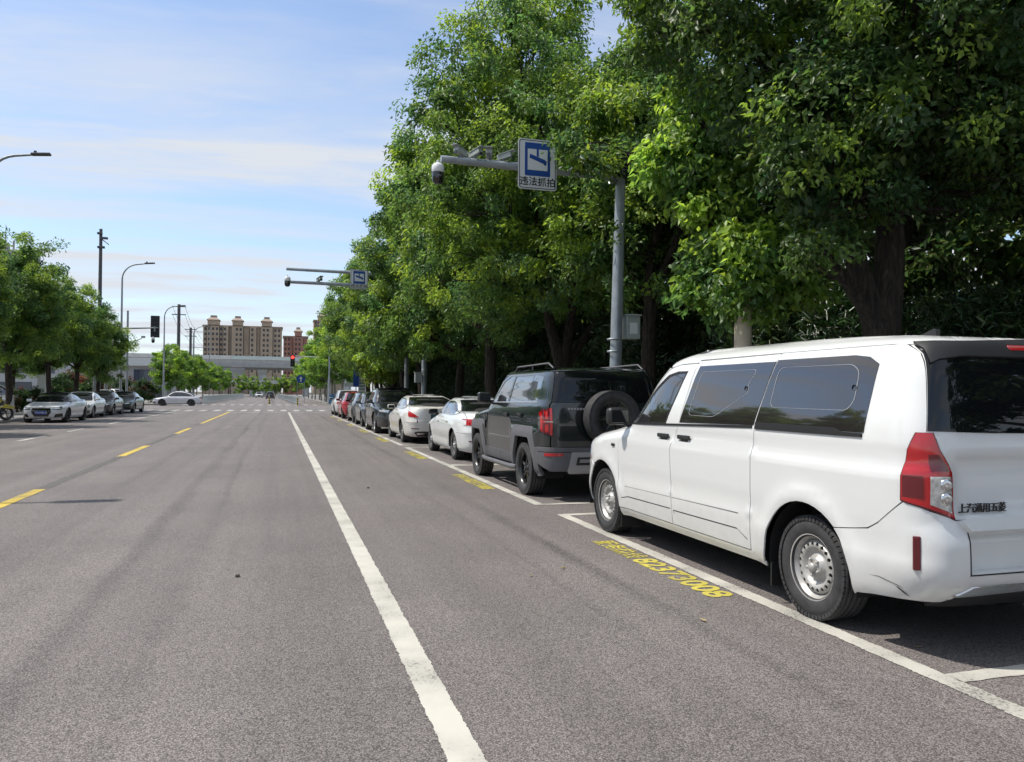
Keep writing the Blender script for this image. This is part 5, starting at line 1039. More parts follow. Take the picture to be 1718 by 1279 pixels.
# small tree by the kerb, its sunlight put into the leaf colour
rng = np.random.default_rng(8); lob3 = [(0, 0, 1.9, .75, .75, .7), (.1, .1, 2.6, .7, .7, .6), (-.2, .2, 3.0, .5, .5, .45), (.5, 0, 2.2, .5, .5, .5), (-.5, 0, 2.1, .45, .45, .4)]
cm, ce = crown('crown', lob3, 5200, .16, rng, young=.6, per=60, sig=.2, pal=BR)
plant_tree('young_tree', (5.65, 44.7, .1), 'small bright yellow-green tree among the dark trunks above the black sport utility car', None, cm, trunk_mesh('trunk', [([(0, 0, -.1), (0, 0, 1.0), (0, 0, 2.0)], .06, .04)], lob3, ce, rng, MATS['bark'], .06, 3), sc=1.5)
# wood behind the pavement
BG = 'trees of the wood behind the pavement'
VW = [variant(81+i, 22000, .21, R0=2.5, z0=3.0, h=6.5, lean=(0, 0), lr=1.75, r0=.2, young=.08, pal=dict(base=(.050, .085, .024), young=(.08, .12, .03), deep=(.032, .060, .02))) for i in range(2)]
for i in range(14):
    y = -3+i*5.3; plant_tree('wood_tree', (12.6+1.2*math.sin(i*1.9), y, 0), 'dark tree of the wood behind the pavement hedge', BG, *VW[i % 2], rz=i*1.3, sc=1+.12*math.sin(i*2.7))
# oleander hedge
HG = 'shrubs of the dark hedge behind the pavement'; PH = dict(base=(.026, .055, .018), young=(.05, .09, .022), deep=(.016, .036, .014)); HV = []
for s_ in range(3):
    rng = np.random.default_rng(100+s_); lb = [(rng.normal()*.3, rng.normal()*.5, z, .75, .95, .55) for z in (.6, 1.1, 1.6, 2.1)]+[(rng.normal()*.3, rng.normal()*.7, 2.45, .5, .6, .4)]
    cm, ce = crown('foliage', lb, 9000, .16, rng, m=LMD, pal=PH, young=.12, per=60, sig=.22, aspect=.2, up=.3, droop=-.25); b = MB()
    for k in range(7): b.tube(wobble((rng.normal()*.12, rng.normal()*.12, 0), (rng.normal()*.5, rng.normal()*.6, 2.2), 3, .05, rng), [.03, .02, .015, .008], 5, caps=False)
    HV.append((cm, b.mesh('stems', MATS['bark'])))
for i in range(40):
    y = 1.5+i*1.42; o = empty('hedge_shrub', (8.75+.25*math.sin(i*2.3), y, .1), i*2.1, 'dark narrow-leaved shrub in the hedge behind the pavement trees', 'shrub', HG); s_ = 1.0+.16*math.sin(i*1.37); o.scale = (s_, s_, s_*(1.08+.1*math.sin(i*.9)))
    link('stems', HV[i % 3][1], o); link('foliage', HV[i % 3][0], o)
# left pavement trees
LTG = 'trees along the left pavement'; ORD0 = ['first', 'second', 'third', 'fourth', 'fifth']; VL = [variant(120+i, 42000, .135, R0=1.5, z0=3.75, h=4.1, lean=(.1, 0), lr=1.25, r0=.17, young=.25, n=(6, 6, 4), sig=.24) for i in range(2)]
WB = MB(); WB.lathe([(.185, 0), (.182, .5), (.178, 1.05)], 14); WB = WB.mesh('whitewash_band', MATS['whitewash'])
for (x, y, s_, lb, k, rz) in [(-12.35, 42.6, 1.06, 'leftmost pavement tree with a whitewashed trunk behind the motorcycle', 0, 0.4), (-12.6, 50.2, .98, 'left pavement tree behind the white black-roofed saloon', 1, 2.0), (-12.6, 56.2, 1.0, 'left pavement tree, third from the left picture edge', 0, 3.3), (-12.5, 62.2, .86, 'left pavement tree nearest the junction', 1, 5.0)]:
    plant_tree('street_tree', (x, y, .11), lb, LTG, *VL[k], rz=rz, sc=s_, white=WB)
for i, y in enumerate((35.8, 29.2, 22.6, 16.0, 9.4)): plant_tree('street_tree', (-12.6, y, .11), f'left pavement tree outside the picture, {ORD0[i]} towards the camera', LTG, *VL[i % 2], rz=i*1.3+.7, sc=.97, white=WB)
for i, (x, y) in enumerate([(-17.5, 50), (-18.5, 57), (-19, 66), (-16.5, 36)]): plant_tree('street_tree', (x, y, .1), 'leafy tree standing behind the left pavement trees', 'trees behind the left pavement', *VL[i % 2], rz=i*1.7, sc=.92)
# beyond the junction
VF = [variant(140+i, 9000, .24, R0=1.5, z0=3.0, h=4.6, lean=(0, 0), lr=1.3, r0=.12, twigs=2, young=.35, bark='bark_pale', pal=dict(base=(.12, .22, .045), young=(.21, .33, .055), deep=(.08, .16, .04))) for i in range(2)]
FG = 'trees beyond the junction on the left'; ORD = ['first', 'second', 'third', 'fourth', 'fifth', 'sixth', 'seventh', 'eighth', 'ninth', 'tenth', 'eleventh', 'first set back', 'second set back', 'third set back', 'fourth set back']
for i, (x, y, s_) in enumerate([(-10.3-1.6, 95.5, .80), (-12.4, 101, .86), (-12.3, 107, .84), (-12.2, 114, .84), (-12, 122, .82), (-12.3, 131, .84), (-12.2, 141, .8), (-12.1, 152, .82), (-12.4, 165, .85), (-12.2, 180, .85), (-12.2, 198, .85)]):
    plant_tree('roadside_tree', (x, y, .1), f'light green roadside tree left of the far carriageway, {ORD[i]} beyond the junction', FG, *VF[i % 2], rz=i*1.1, sc=s_)
for i, (x, y, s_) in enumerate([(7.2, 93, 1.25), (6.6, 99, 1.3), (7.2, 105.5, 1.3), (6.4, 112, 1.25), (6.6, 119, 1.25), (6.6, 127, 1.1), (6.8, 136, 1.1), (6.5, 147, 1.12), (6.4, 160, 1.15), (6.3, 176, 1.15), (6.0, 196, 1.2), (12, 97, 1.2), (12.5, 108, 1.2), (13, 121, 1.25), (13.5, 138, 1.25)]):
    plant_tree('roadside_tree', (x, y, .1), f'light green tree right of the far carriageway, {ORD[i]} beyond the junction', 'trees beyond the junction on the right', *VF[(i+1) % 2], rz=i*1.3, sc=s_)
for i, (x, y, s_) in enumerate([(-6.5, 226, .8), (-3.5, 238, .75), (-9.5, 218, .85), (1.5, 246, .9), (-1, 268, .9), (5, 230, .95)]):
    plant_tree('roadside_tree', (x, y, -.6), 'dark tree closing the far end of the road below the viaduct', 'trees at the far end of the road', *VF[i % 2], rz=i*2.3, sc=s_)
# round shrubs on the left
VS = []
for s_ in range(2):
    rng = np.random.default_rng(170+s_); lb = [(0, 0, 1.3, 1.2, 1.2, 1.1), (.8, .2, 1.0, .8, .8, .8), (-.8, -.1, 1.0, .8, .8, .8), (.1, -.4, 2.0, .8, .8, .6)]; VS.append((crown('foliage', lb, 4500, .20, rng, pal=dict(base=(.035, .07, .02), young=(.11, .05, .025), deep=(.02, .05, .016)), young=.12, per=60, sig=.26)[0], MB().tube([(0, 0, 0), (0, 0, 1.2)], [.08, .05], 7).mesh('stem', MATS['bark'])))
for i, (x, y, s_) in enumerate([(-14.6, 96, 1.05), (-17.2, 97, 1.15), (-19.8, 95, 1.05), (-15, 60, .7), (-15.2, 56.5, .6), (-15, 53, .6), (-15.1, 49.5, .55), (-22.5, 97, 1.4), (-16, 66, .9), (-18, 88, 1.2)]):
    o = empty('round_shrub', (x, y, .1), i*1.9, 'rounded green shrub on the left beyond the parked cars', 'shrub', 'rounded shrubs on the left'); o.scale = (s_,)*3; link('stem', VS[i % 2][1], o); link('foliage', VS[i % 2][0], o)
# ------------------------------------------------------------------ far buildings, viaduct
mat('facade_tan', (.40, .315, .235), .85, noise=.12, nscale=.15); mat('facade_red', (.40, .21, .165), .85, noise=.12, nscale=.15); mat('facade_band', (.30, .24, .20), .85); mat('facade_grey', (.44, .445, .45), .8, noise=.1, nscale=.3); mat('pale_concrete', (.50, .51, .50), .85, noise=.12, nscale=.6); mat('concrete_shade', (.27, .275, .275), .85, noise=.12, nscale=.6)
mat('far_glass', (.05, .06, .075), .12, ior=1.6); mat('far_window', (.055, .05, .05), .35); mat('white_panel', (.62, .63, .62), .6); mat('blue_glass', (.04, .055, .09), .1, ior=1.7); mat('barrier_panel', (.46, .52, .50), .5)
def block_part(name, x0, x1, y0, y1, z0, z1, m, parent): b = MB(); b.box(x0, x1, y0, y1, z0, z1); return b.build(name, m, parent)
def apartments(loc, label, w, storeys, fh, m, towers, bays, depth=14, roof_steps=None):
    o = empty('apartment_block', loc, 0, label, 'building'); H = storeys*fh
    wall = block_part('wall', 0, w, 0, depth, -2, H, m, o)
    for i, (a, b_) in enumerate(bays): block_part('projecting_bay', a, b_, -1.5, -.002, -2, H+.4, m, o)
    WM = MB().box(-.55, .55, -.06, .10, 0, 1.45).mesh('window', MATS['far_window'])
    def deck(x): return next((-1.5 for a, b_ in bays if a < x < b_), 0.0)
    xs = np.arange(1.1, w-.9, 2.02)
    for k in range(max(0, storeys-9), storeys):
        for x in xs:
            if any(abs(x-e) < .75 for ab in bays for e in ab): continue
            q = link('window', WM, o); q.location = (float(x), deck(x), k*fh+.9)
    for k in range(storeys-9, storeys+1, 1):
        pass
    b = MB(); b.box(-.4, w+.4, -.5, depth+.3, H, H+.9); b.build('parapet', MATS['facade_band'], o)
    for a, b_ in towers:
        t = block_part('stair_tower', a, b_, -1.8, 8, H+.9, H+3.6, m, o)
        s = MB(); c = (a+b_)/2; h = (b_-a)/2; s.add([(a-.6, -2.4, H+3.6), (b_+.6, -2.4, H+3.6), (b_+.6, 8.6, H+3.6), (a-.6, 8.6, H+3.6), (c-h*.55, .5, H+5.2), (c+h*.55, .5, H+5.2), (c+h*.55, 6, H+5.2), (c-h*.55, 6, H+5.2)], [(0, 1, 5, 4), (1, 2, 6, 5), (2, 3, 7, 6), (3, 0, 4, 7), (4, 5, 6, 7)]); s.box(c-h*.55, c+h*.55, .5, 6, H+5.2, H+6.2); s.build('tower_roof', MATS['facade_band'], t)
    # dark strips drawn for the shaded grooves beside the stair bays
    for a, b_ in bays:
        for x in (a-.35, b_+.05): block_part('groove_shade', x, x+.28, -.25, -.003, 0, H, MATS['far_window'], o)
    return o
apartments((-39.4, 450, 0), 'long tan apartment block with three roof towers beyond the viaduct', 41.0, 13, 2.83, MATS['facade_tan'], [(2.3, 8.0), (15.0, 20.2), (30.2, 35.5)], [(2.0, 8.2), (14.6, 20.6), (29.6, 36.0), (24.0, 27.5), (10.4, 13.0)])
apartments((2.6, 482, 0), 'reddish apartment block right of the long tan block', 14, 12, 2.85, MATS['facade_red'], [(6.5, 10.5)], [(5.6, 11.4)])
apartments((25, 600, 0), 'distant apartment tower just above the right-hand trees', 24, 19, 2.9, MATS['facade_tan'], [(3, 8)], [(2, 9)])
def viaduct():
    o = empty('viaduct', (-70, 258, 0), 0, 'pale concrete viaduct crossing the road in the distance', 'bridge')
    b = MB(); b.prism([(0, 9.6), (0, 10.6), (.5, 12.2), (9.5, 12.2), (10, 10.6), (10, 9.9), (8, 9.0), (2, 9.0)], lambda a, q, d: (d, a, q-.018*d*.35), 0, 150); b.build('deck', MATS['concrete_shade'], o)
    for k in range(38):
        b = MB(); b.box(k*4+.02, k*4+3.98, .1, .35, 12.0-.0063*(k*4+2), 13.15-.0063*(k*4+2)); b.build('parapet_panel', MATS['barrier_panel'] if k > 13 else MATS['pale_concrete'], o)
    for x in (10, 37, 65, 92, 120):
        b = MB(); b.box(x-1.1, x+1.1, 3.5, 6.5, -1, 7.4); b.add([(x-1.1, 3.5, 7.0), (x+1.1, 3.5, 7.0), (x+1.1, 6.5, 7.0), (x-1.1, 6.5, 7.0), (x-2, 2.2, 9.2), (x+2, 2.2, 9.2), (x+2, 7.8, 9.2), (x-2, 7.8, 9.2)], [(0, 1, 5, 4), (1, 2, 6, 5), (2, 3, 7, 6), (3, 0, 4, 7), (4, 5, 6, 7), (0, 3, 2, 1)]); b.build('pier', MATS['pale_concrete'], o)
    return o
viaduct()
o = empty('ramp_bridge', (-22, 246, 0), 0, 'lower grey ramp bridge with flat side panels under the viaduct', 'bridge')
block_part('deck', -40, 34, 0, 8, 3.9, 4.9, MATS['pale_concrete'], o)
for k in range(6): block_part('side_panel', -1+k*2.2, 1.17+k*2.2, -.25, -.02, 5.7, 8.6, MATS['concrete_shade'], o)
for x in (-6, 14.5, 30): block_part('pier', x-.8, x+.8, 2, 6, -1, 3.9, MATS['pale_concrete'], o)
for x in np.arange(-12, 34, 2.5): block_part('railing_post', x, x+.1, .2, .3, 4.9, 5.9, MATS['pale_concrete'], o)
block_part('railing', -12, 34, .2, .3, 5.9, 6.0, MATS['pale_concrete'], o)
# low commercial building on the left
o = empty('low_building', (-34, 140, 0), 0, 'low grey building with a white roof edge and dark glass behind the left shrubs', 'building')
block_part('wall', 0, 15.8, 0, 20, 0, 5.6, MATS['facade_grey'], o); block_part('roof_edge', 6.5, 16.6, -1.2, 20, 5.6, 6.9, MATS['white_panel'], o)
for k in range(6): block_part('glass_panel', 11.2+k*.76, 11.2+k*.76+.72, -.15, -.003, 2.6, 5.0, MATS['blue_glass'], o)
block_part('ground_floor_glass', 12, 15.7, -.12, -.003, .2, 2.3, MATS['far_glass'], o)
for k in range(6): block_part('cladding_joint', 0, 11, -.03, -.003, .9+k*.8, .94+k*.8, MATS['concrete_shade'], o)
o = empty('office_building', (-52, 110, 0), 0, 'pale grey office building behind the left pavement trees', 'building')
block_part('wall', 0, 26, 0, 20, 0, 9.0, MATS['facade_grey'], o)
GWIN = MB().box(-.9, .9, -.06, .1, 0, 1.7).mesh('window', MATS['far_glass'])
for k in range(3):
    for i in range(10): q = link('window', GWIN, o); q.location = (1.6+i*2.5, 0, .8+k*2.8)
o = empty('mast_tower', (-61.2, 200, 0), 0, 'slim tower with an antenna mast above the leftmost trees', 'tower')
block_part('tower_block', 0, 7, 0, 7, 0, 33.2, MATS['facade_grey'], o); b = MB(); b.box(.6, 1.9, 1, 3, 33.2, 35.0); b.box(3.0, 3.3, 1, 1.4, 33.2, 35.4); b.build('roof_plant', MATS['concrete_shade'], o); b = MB(); b.tube([(1.3, 2, 35), (1.3, 2, 37), (1.3, 2, 39.2)], [.16, .10, .05], 6); b.build('antenna', MATS['concrete_shade'], o)
# ------------------------------------------------------------------ poles, signs, signals, fences
mat('galvanised', (.30, .335, .36), .45, .35, noise=.15, nscale=5); mat('pole_grey', (.26, .28, .29), .5, .25, noise=.12); mat('pole_dark', (.07, .07, .075), .6, noise=.2); mat('concrete_pole', (.46, .40, .31), .85, noise=.15, nscale=4, bump=.15)
mat('sign_white', (.62, .64, .66), .45); mat('sign_blue', (.010, .06, .27), .4); mat('sign_black', (.012, .012, .012), .5); mat('camera_white', (.66, .67, .67), .35, coat=.3); mat('camera_black', (.012, .012, .013), .12, coat=.6); mat('box_grey', (.34, .38, .36), .5, noise=.08); mat('label_white', (.68, .70, .70), .5)
mat('signal_black', (.014, .014, .016), .5); mat('signal_red', (.5, .01, .01), .3, emit=(1, .04, .03), estr=2.5); mat('signal_off', (.03, .05, .035), .25); mat('fence_white', (.52, .55, .54), .5); mat('post_yellow', (.50, .38, .03), .5); mat('bin_blue', (.02, .13, .26), .45); mat('panel_green', (.05, .16, .12), .5); mat('wire', (.02, .02, .02), .7)
def camera_pole(loc, label, arms, h, lean=0.0, box=None, r=.105):
    """post with level arms reaching over the road: arms = (z, length)"""
    o = empty('camera_pole', loc, 0, label, 'pole'); top = (math.tan(lean)*h, 0, h)
    b = MB(); b.tube([(0, 0, 0), (top[0]*.55, 0, h*.55), top], [r*1.08, r, r*.80], 18); b.lathe([(r*1.9, .0), (r*1.9, .03), (r*1.1, .03)], 18); b.build('post', MATS['galvanised'], o)
    for z, ln in arms:
        x = math.tan(lean)*z; b = MB(); b.tube([(x, 0, z), (x-ln, 0, z+.02)], [.085, .060], 14); b.build('arm', MATS['galvanised'], o)
        b = MB(); b.lathe([(.14, 0), (.14, .03), (.001, .03)], 16, c=(x-.16, 0, z), axis='X'); b.lathe([(.14, 0), (.14, .03), (.001, .03)], 16, c=(x-.21, 0, z), axis='X'); b.build('flange', MATS['galvanised'], o)
    for z in (2.1, 2.32): b = MB(); b.lathe([(r*1.04, z), (r*1.12, z), (r*1.12, z+.035), (r*1.04, z+.035)], 18, closed=True); b.build('band', MATS['galvanised'], o)
    return o
def snap_sign(loc, label, w=.70, h=.87):
    """white plate: blue camera pictogram over black characters"""
    o = empty('camera_sign', loc, 0, label, 'sign', 'camera enforcement signs'); fn = lambda d: (lambda a, b_: (a, d, b_))
    flat_panel('plate', [rounded([(0, 0), (w, 0), (w, h), (0, h)], .05)], fn(0), (0, -1, 0), MATS['sign_white'], o, .012)
    flat_panel('border', [rounded([(.018, .018), (w-.018, .018), (w-.018, h-.018), (.018, h-.018)], .04), rounded([(.030, .030), (w-.030, .030), (w-.030, h-.030), (.030, h-.030)], .034)], fn(-.003), (0, -1, 0), MATS['sign_black'], o, .002)
    x0, x1, z0, z1 = w*.17, w*.83, h*.27, h*.93
    flat_panel('blue_field', [rounded([(x0, z0), (x1, z0), (x1, z1), (x0, z1)], .02)], fn(-.003), (0, -1, 0), MATS['sign_blue'], o, .002)
    flat_panel('picture_ground', [[(x0+.05, z0+.10), (x1-.05, z0+.10), (x1-.05, z1-.11), (x0+.05, z1-.11)]], fn(-.006), (0, -1, 0), MATS['sign_white'], o, .002)
    cx, cz = (x0+x1)/2, (z0+z1)/2
    flat_panel('camera_pictogram', [[(cx-.15, cz+.02), (cx-.14, cz+.09), (cx+.14, cz-.0), (cx+.12, cz-.07)]], fn(-.009), (0, -1, 0), MATS['sign_blue'], o, .002)
    flat_panel('camera_lens_pictogram', [[(cx+.13, cz-.01), (cx+.17, cz-.02), (cx+.15, cz-.10), (cx+.11, cz-.08)]], fn(-.009), (0, -1, 0), MATS['sign_blue'], o, .002)
    flat_panel('bracket_pictogram', [[(cx-.02, cz+.055), (cx+.02, cz+.045), (cx+.02, z1-.10), (cx-.02, z1-.10)]], fn(-.009), (0, -1, 0), MATS['sign_blue'], o, .002)
    t = text_mesh('违法抓拍', .165*w/.70, .0012, MATS['sign_black'], 'sign_lettering', bold=.0016); t.parent = o; t.location = (w/2, -.006, h*.145); t.rotation_euler = (R(90), 0, 0)
    for x in (w*.3, w*.7): b = MB(); b.box(x-.02, x+.02, -.0125+.0255, .10, h*.35, h*.62); b.build('clamp', MATS['galvanised'], o)
    return o
def dome_camera(loc, label, s=1.0):
    o = empty('dome_camera', loc, 0, label, 'camera'); o.scale = (s,)*3
    b = MB(); b.tube([(0, 0, 0), (0, 0, -.06)], .025, 10); b.lathe([(.03, -.04), (.075, -.06), (.105, -.10), (.108, -.20), (.102, -.21), (.001, -.21)], 24); b.build('housing', MATS['camera_white'], o)
    b = MB(); b.lathe([(.100, -.21), (.103, -.25), (.098, -.33), (.075, -.385), (.04, -.405), (.001, -.41)], 24); b.build('dome', MATS['camera_black'], o); b = MB(); b.lathe([(.001, -.115), (.040, -.112), (.045, -.095), (.045, -.08)], 16, c=(0, 0, -.30), axis='Y'); b.build('lens', MATS['camera_black'], o); return o
def box_camera(loc, rz, label, s=1.0):
    o = empty('road_camera', loc, rz, label, 'camera', 'road cameras on the pole arms'); o.scale = (s,)*3
    b = MB(); b.cbox((0, 0, .16), (.13, .34, .12), rx=R(-12), bev=.015); b.build('housing', MATS['box_grey'], o); b = MB(); b.cbox((0, -.05, .235), (.16, .40, .012), rx=R(-12)); b.build('sun_shield', MATS['box_grey'], o)
    b = MB(); b.cbox((0, -.178, .12), (.085, .02, .075), rx=R(-12)); b.build('lens_window', MATS['camera_black'], o); b = MB(); b.tube([(0, .02, 0), (0, .02, .12)], .022, 8); b.build('bracket', MATS['galvanised'], o); return o
camera_pole((5.76, 12.8, .10), 'grey camera pole rising behind the off-road car with one arm over the road', [(5.28, 3.30)], 5.42, lean=R(1.3))
o = empty('equipment_box', (6.0, 12.78, 2.44), 0, 'pale green equipment box strapped to the camera pole', 'box'); b = MB(); b.cbox((.10, 0, .22), (.26, .20, .42), bev=.01); b.build('case', MATS['box_grey'], o); b = MB(); b.cbox((.10, 0, .44), (.30, .25, .03)); b.build('rain_roof', MATS['box_grey'], o); b = MB(); b.box(.02, .17, -.106, -.102, .10, .30); b.build('label_plate', MATS['label_white'], o)
snap_sign((3.90, 12.66, 4.98), 'large camera sign with black characters on the arm of the near pole')
dome_camera((2.53, 12.8, 5.37), 'white dome camera hanging from the tip of the near pole arm')
for i, (x, rz, lb) in enumerate([(2.92, -.9, 'road camera on the near arm, closest to the dome camera'), (3.18, .5, 'road camera in the middle of the near arm'), (3.42, -.3, 'road camera on the near arm, second from the sign'), (3.70, .9, 'road camera on the near arm, right beside the sign')]): box_camera((x, 12.8, 5.42), rz, lb, .78)
camera_pole((5.9, 32.5, .10), 'second camera pole up the street with two thin arms over the road', [(6.30, 5.65), (5.78, 5.62)], 6.6)
snap_sign((2.78, 32.36, 5.72), 'camera sign on the farther pole, half hidden by leaves', .72, .80)
dome_camera((.30, 32.5, 6.17), 'dome camera at the tip of the farther lower arm', 1.15)
box_camera((1.55, 32.5, 5.90), .4, 'road camera halfway along the farther lower arm', 1.0)
o = empty('equipment_box', (5.62, 32.4, 1.9), 0, 'small pale box on the second camera pole', 'box'); b = MB(); b.cbox((0, 0, .2), (.26, .2, .42), bev=.01); b.build('case', MATS['box_grey'], o); b = MB(); b.cbox((0, 0, .42), (.30, .24, .03)); b.build('rain_roof', MATS['box_grey'], o)
b = MB(); b.tube([(0, 0, 0), (0, 0, 2), (0, 0, 2.8)], [.12, .112, .108], 18); o = b.build('concrete_pole', MATS['concrete_pole'], None, (5.88, 8.93, .1)); tag(o, 'round buff concrete pole standing behind the roof of the van', 'pole')
b = MB(); b.lathe([(.1135, 0), (.1135, .06)], 18); q = b.build('identity_band', MATS['sign_blue'], o); q.location = (0, 0, 1.90)
def street_lamp(loc, rz, label, h=10.2, up=1.35, out=1.65):
    o = empty('street_lamp', loc, rz, label, 'street lamp', 'curved street lamps on the left'); P = [(0, 0, 0), (0, 0, h*.5), (0, 0, h)]+[(out*.72*(1-math.cos(t)), 0, h+up*.92*math.sin(t)) for t in np.linspace(.2, 1.4, 7)]+[(out, 0, h+up*.98)]
    b = MB(); b.tube(P, [.10, .085, .065]+[.055]*7+[.045], 10); b.build('post', MATS['pole_grey'], o)
    b = MB(); b.cbox((out+.34, 0, h+up*1.02), (.75, .28, .10), ry=R(-5), bev=.03); b.build('lamp_head', MATS['pole_dark'], o); b = MB(); b.cbox((out+.12, 0, h+up*1.07), (.10, .10, .12)); b.build('light_sensor', MATS['pole_dark'], o); return o
street_lamp((-11.95, 37.9, .1), 0, 'curved street lamp reaching in at the left picture edge'); street_lamp((-11.75, 13.7, .1), 0, 'curved street lamp left of the camera, outside the picture, whose head shades the road', out=2.25); street_lamp((-11.95, 67.6, .1), 0, 'curved street lamp beside the left junction trees'); street_lamp((-11.95, 91.5, .1), 0, 'curved street lamp just beyond the junction on the left', h=9.4, up=1.3, out=1.4)
street_lamp((-12.0, 122, .1), 0, 'curved street lamp beside the second utility pole', h=9.6)
o = empty('street_lamp', (5.95, 37.5, .1), 0, 'plain grey lamp post among the dark trunks right of the far camera pole', 'street lamp'); b = MB(); b.tube([(0, 0, 0), (0, 0, 4), (0, 0, 8)], [.11, .10, .07], 12); b.build('post', MATS['pole_grey'], o)
# tall post with floodlights
o = empty('floodlight_pole', (-13.0, 65, .1), 0, 'tall dark pole with a cluster of fittings above the left trees', 'pole'); b = MB(); b.tube([(0, 0, 0), (0, 0, 7), (0, 0, 13.6)], [.16, .14, .11], 10); b.build('post', MATS['pole_dark'], o)
for (x, z, w_) in ((.25, 12.9, .5), (-.05, 13.25, .35), (.05, 12.2, .5)): b = MB(); b.cbox((x, -.1, z), (w_, .22, .16), bev=.02); b.build('fitting', MATS['pole_dark'], o)
b = MB(); b.tube([(.1, 0, 12.8), (.55, 0, 12.45)], .035, 6); b.build('stay', MATS['pole_dark'], o)
def utility_pole(loc, h, label):
    o = empty('utility_pole', loc, 0, label, 'pole'); b = MB(); b.tube([(0, 0, 0), (0, 0, h)], [.26, .20], 10); b.build('post', MATS['pole_dark'], o)
    for z in (h-.3, h-1.4): b = MB(); b.box(-.9, .9, -.06, .06, z-.06, z+.06); b.build('cross_arm', MATS['pole_dark'], o)
    return o
utility_pole((-13.2, 115, 0), 13.4, 'dark utility pole behind the third street lamp'); utility_pole((-14.0, 138, 0), 12.0, 'shorter dark utility pole farther back by the apartments')
for i, (x0, z0) in enumerate([(-.8, 13.1), (.8, 13.1), (-.8, 12.0), (.8, 12.0)]):
    b = MB(); A = np.array([-13.2+x0, 115, z0]); B_ = np.array([-14.0+x0, 138, z0-1.4]); C_ = np.array([-16+x0, 190, z0-1.2]); P = []
    for a, c in ((A, B_), (B_, C_)): P += [tuple(a+(c-a)*t+np.array([0, 0, -2.2*t*(1-t)])) for t in np.linspace(0, 1, 9)]
    tag(b.tube(P, .022, 4).build('overhead_wire', MATS['wire']), 'thin overhead wire strung between the two utility poles', 'wire', 'overhead wires')
o = empty('pylon_frame', (-14.6, 150, 0), 0, 'thin lattice frame between the two utility poles', 'frame')
for x in (0, 2.6): b = MB(); b.tube([(x, 0, 0), (x, 0, 13)], .06, 6); b.build('upright', MATS['pole_grey'], o)
for z in (7.2, 9.4, 12.2): b = MB(); b.tube([(-1.2, 0, z), (3.6, 0, z)], .05, 6); b.build('rung', MATS['pole_grey'], o)
# traffic signals
o = empty('signal_mast', (-12.4, 64.5, .1), 0, 'signal mast hidden in the left trees with an arm over the road', 'pole'); b = MB(); b.tube([(0, 0, 0), (0, 0, 6.4)], [.14, .10], 12); b.build('post', MATS['pole_grey'], o); b = MB(); b.tube([(0, 0, 6.0), (1.6, 0, 6.10), (3.55, 0, 6.2)], [.09, .07, .05], 10); b.build('arm', MATS['pole_grey'], o)
o = empty('traffic_signal', (-9.10, 64.5, 5.55), 0, 'big black traffic signal head seen from behind over the left lanes', 'traffic light'); b = MB(); b.cbox((0, .22, .85), (.62, .24, 1.66), bev=.03); b.build('housing', MATS['signal_black'], o)
for k in range(3): b = MB(); b.box(-.31, .31, .098, .112, .12+k*.52, .14+k*.52); b.build('joint', MATS['pole_dark'], o)
b = MB(); b.box(-.05, .05, -.10, .10, .45, .85); b.build('bracket', MATS['pole_grey'], o)
dome_camera((-9.2, 64.5, 5.62), 'white dome camera below the big black signal head', 1.2)
o = empty('signal_mast', (5.9, 98, .1), 0, 'thin signal mast beyond the junction carrying the red signal', 'pole'); b = MB(); b.tube([(0, 0, 0), (0, 0, 6.2)], [.12, .09], 10); b.build('post', MATS['pole_grey'], o); b = MB(); b.tube([(0, 0, 5.6), (-4.0, 0, 5.75)], [.06, .04], 8); b.build('arm', MATS['fence_white'], o)
o = empty('traffic_signal', (1.62, 97.9, 4.55), 0, 'small traffic signal showing red above the far carriageway', 'traffic light'); b = MB(); b.cbox((0, 0, .70), (.52, .22, 1.40), bev=.03); b.build('housing', MATS['signal_black'], o)
for k, m_ in enumerate(('signal_off', 'signal_off', 'signal_red')): b = MB(); b.lathe([(.18, .0), (.18, -.03), (.12, -.05), (.001, -.055)], 16, c=(0, -.11, .27+k*.43), axis='Y'); b.build('lamp', MATS[m_], o); b = MB(); b.lathe([(.20, 0), (.20, -.16)], 16, c=(0, -.11, .27+k*.43), axis='Y'); b.build('visor', MATS['signal_black'], o)
def post_sign(loc, label, shape, m, h, w, hh, cat='sign', posts=1):
    o = empty('road_sign', loc, 0, label, cat)
    for k in range(posts): x = 0 if posts == 1 else (-w*.4 if k == 0 else w*.4); b = MB(); b.tube([(x, .04, 0), (x, .04, h)], .04, 8); b.build('post', MATS['pole_grey'], o)
    L = [(w/2*math.cos(t), h-hh/2+hh/2*math.sin(t)) for t in np.linspace(0, 2*math.pi, 25)[:-1]] if shape == 'round' else rounded([(-w/2, h-hh), (w/2, h-hh), (w/2, h), (-w/2, h)], .04)
    flat_panel('plate', [L], lambda a, b_: (a, 0, b_), (0, -1, 0), m, o, .012); return o
s_ = post_sign((3.0, 112, 0), 'round blue sign with a white arrow on two thin posts', 'round', MATS['sign_blue'], 3.9, 1.2, 1.2, posts=2)
flat_panel('arrow', [[(-.08, 2.92), (.08, 2.92), (.08, 3.32), (.26, 3.32), (0, 3.66), (-.26, 3.32), (-.08, 3.32)]], lambda a, b_: (a, -.005, b_), (0, -1, 0), MATS['sign_white'], s_, .003)
post_sign((5.95, 84.0-21, .1), 'dark blue street name sign on a post above the silver hatchback', 'rect', MATS['sign_blue'], 3.3, .45, 1.5)
post_sign((5.55, 64.6, .1), 'low grey sign board beside the street name post', 'rect', MATS['box_grey'], 2.15, .75, .32)
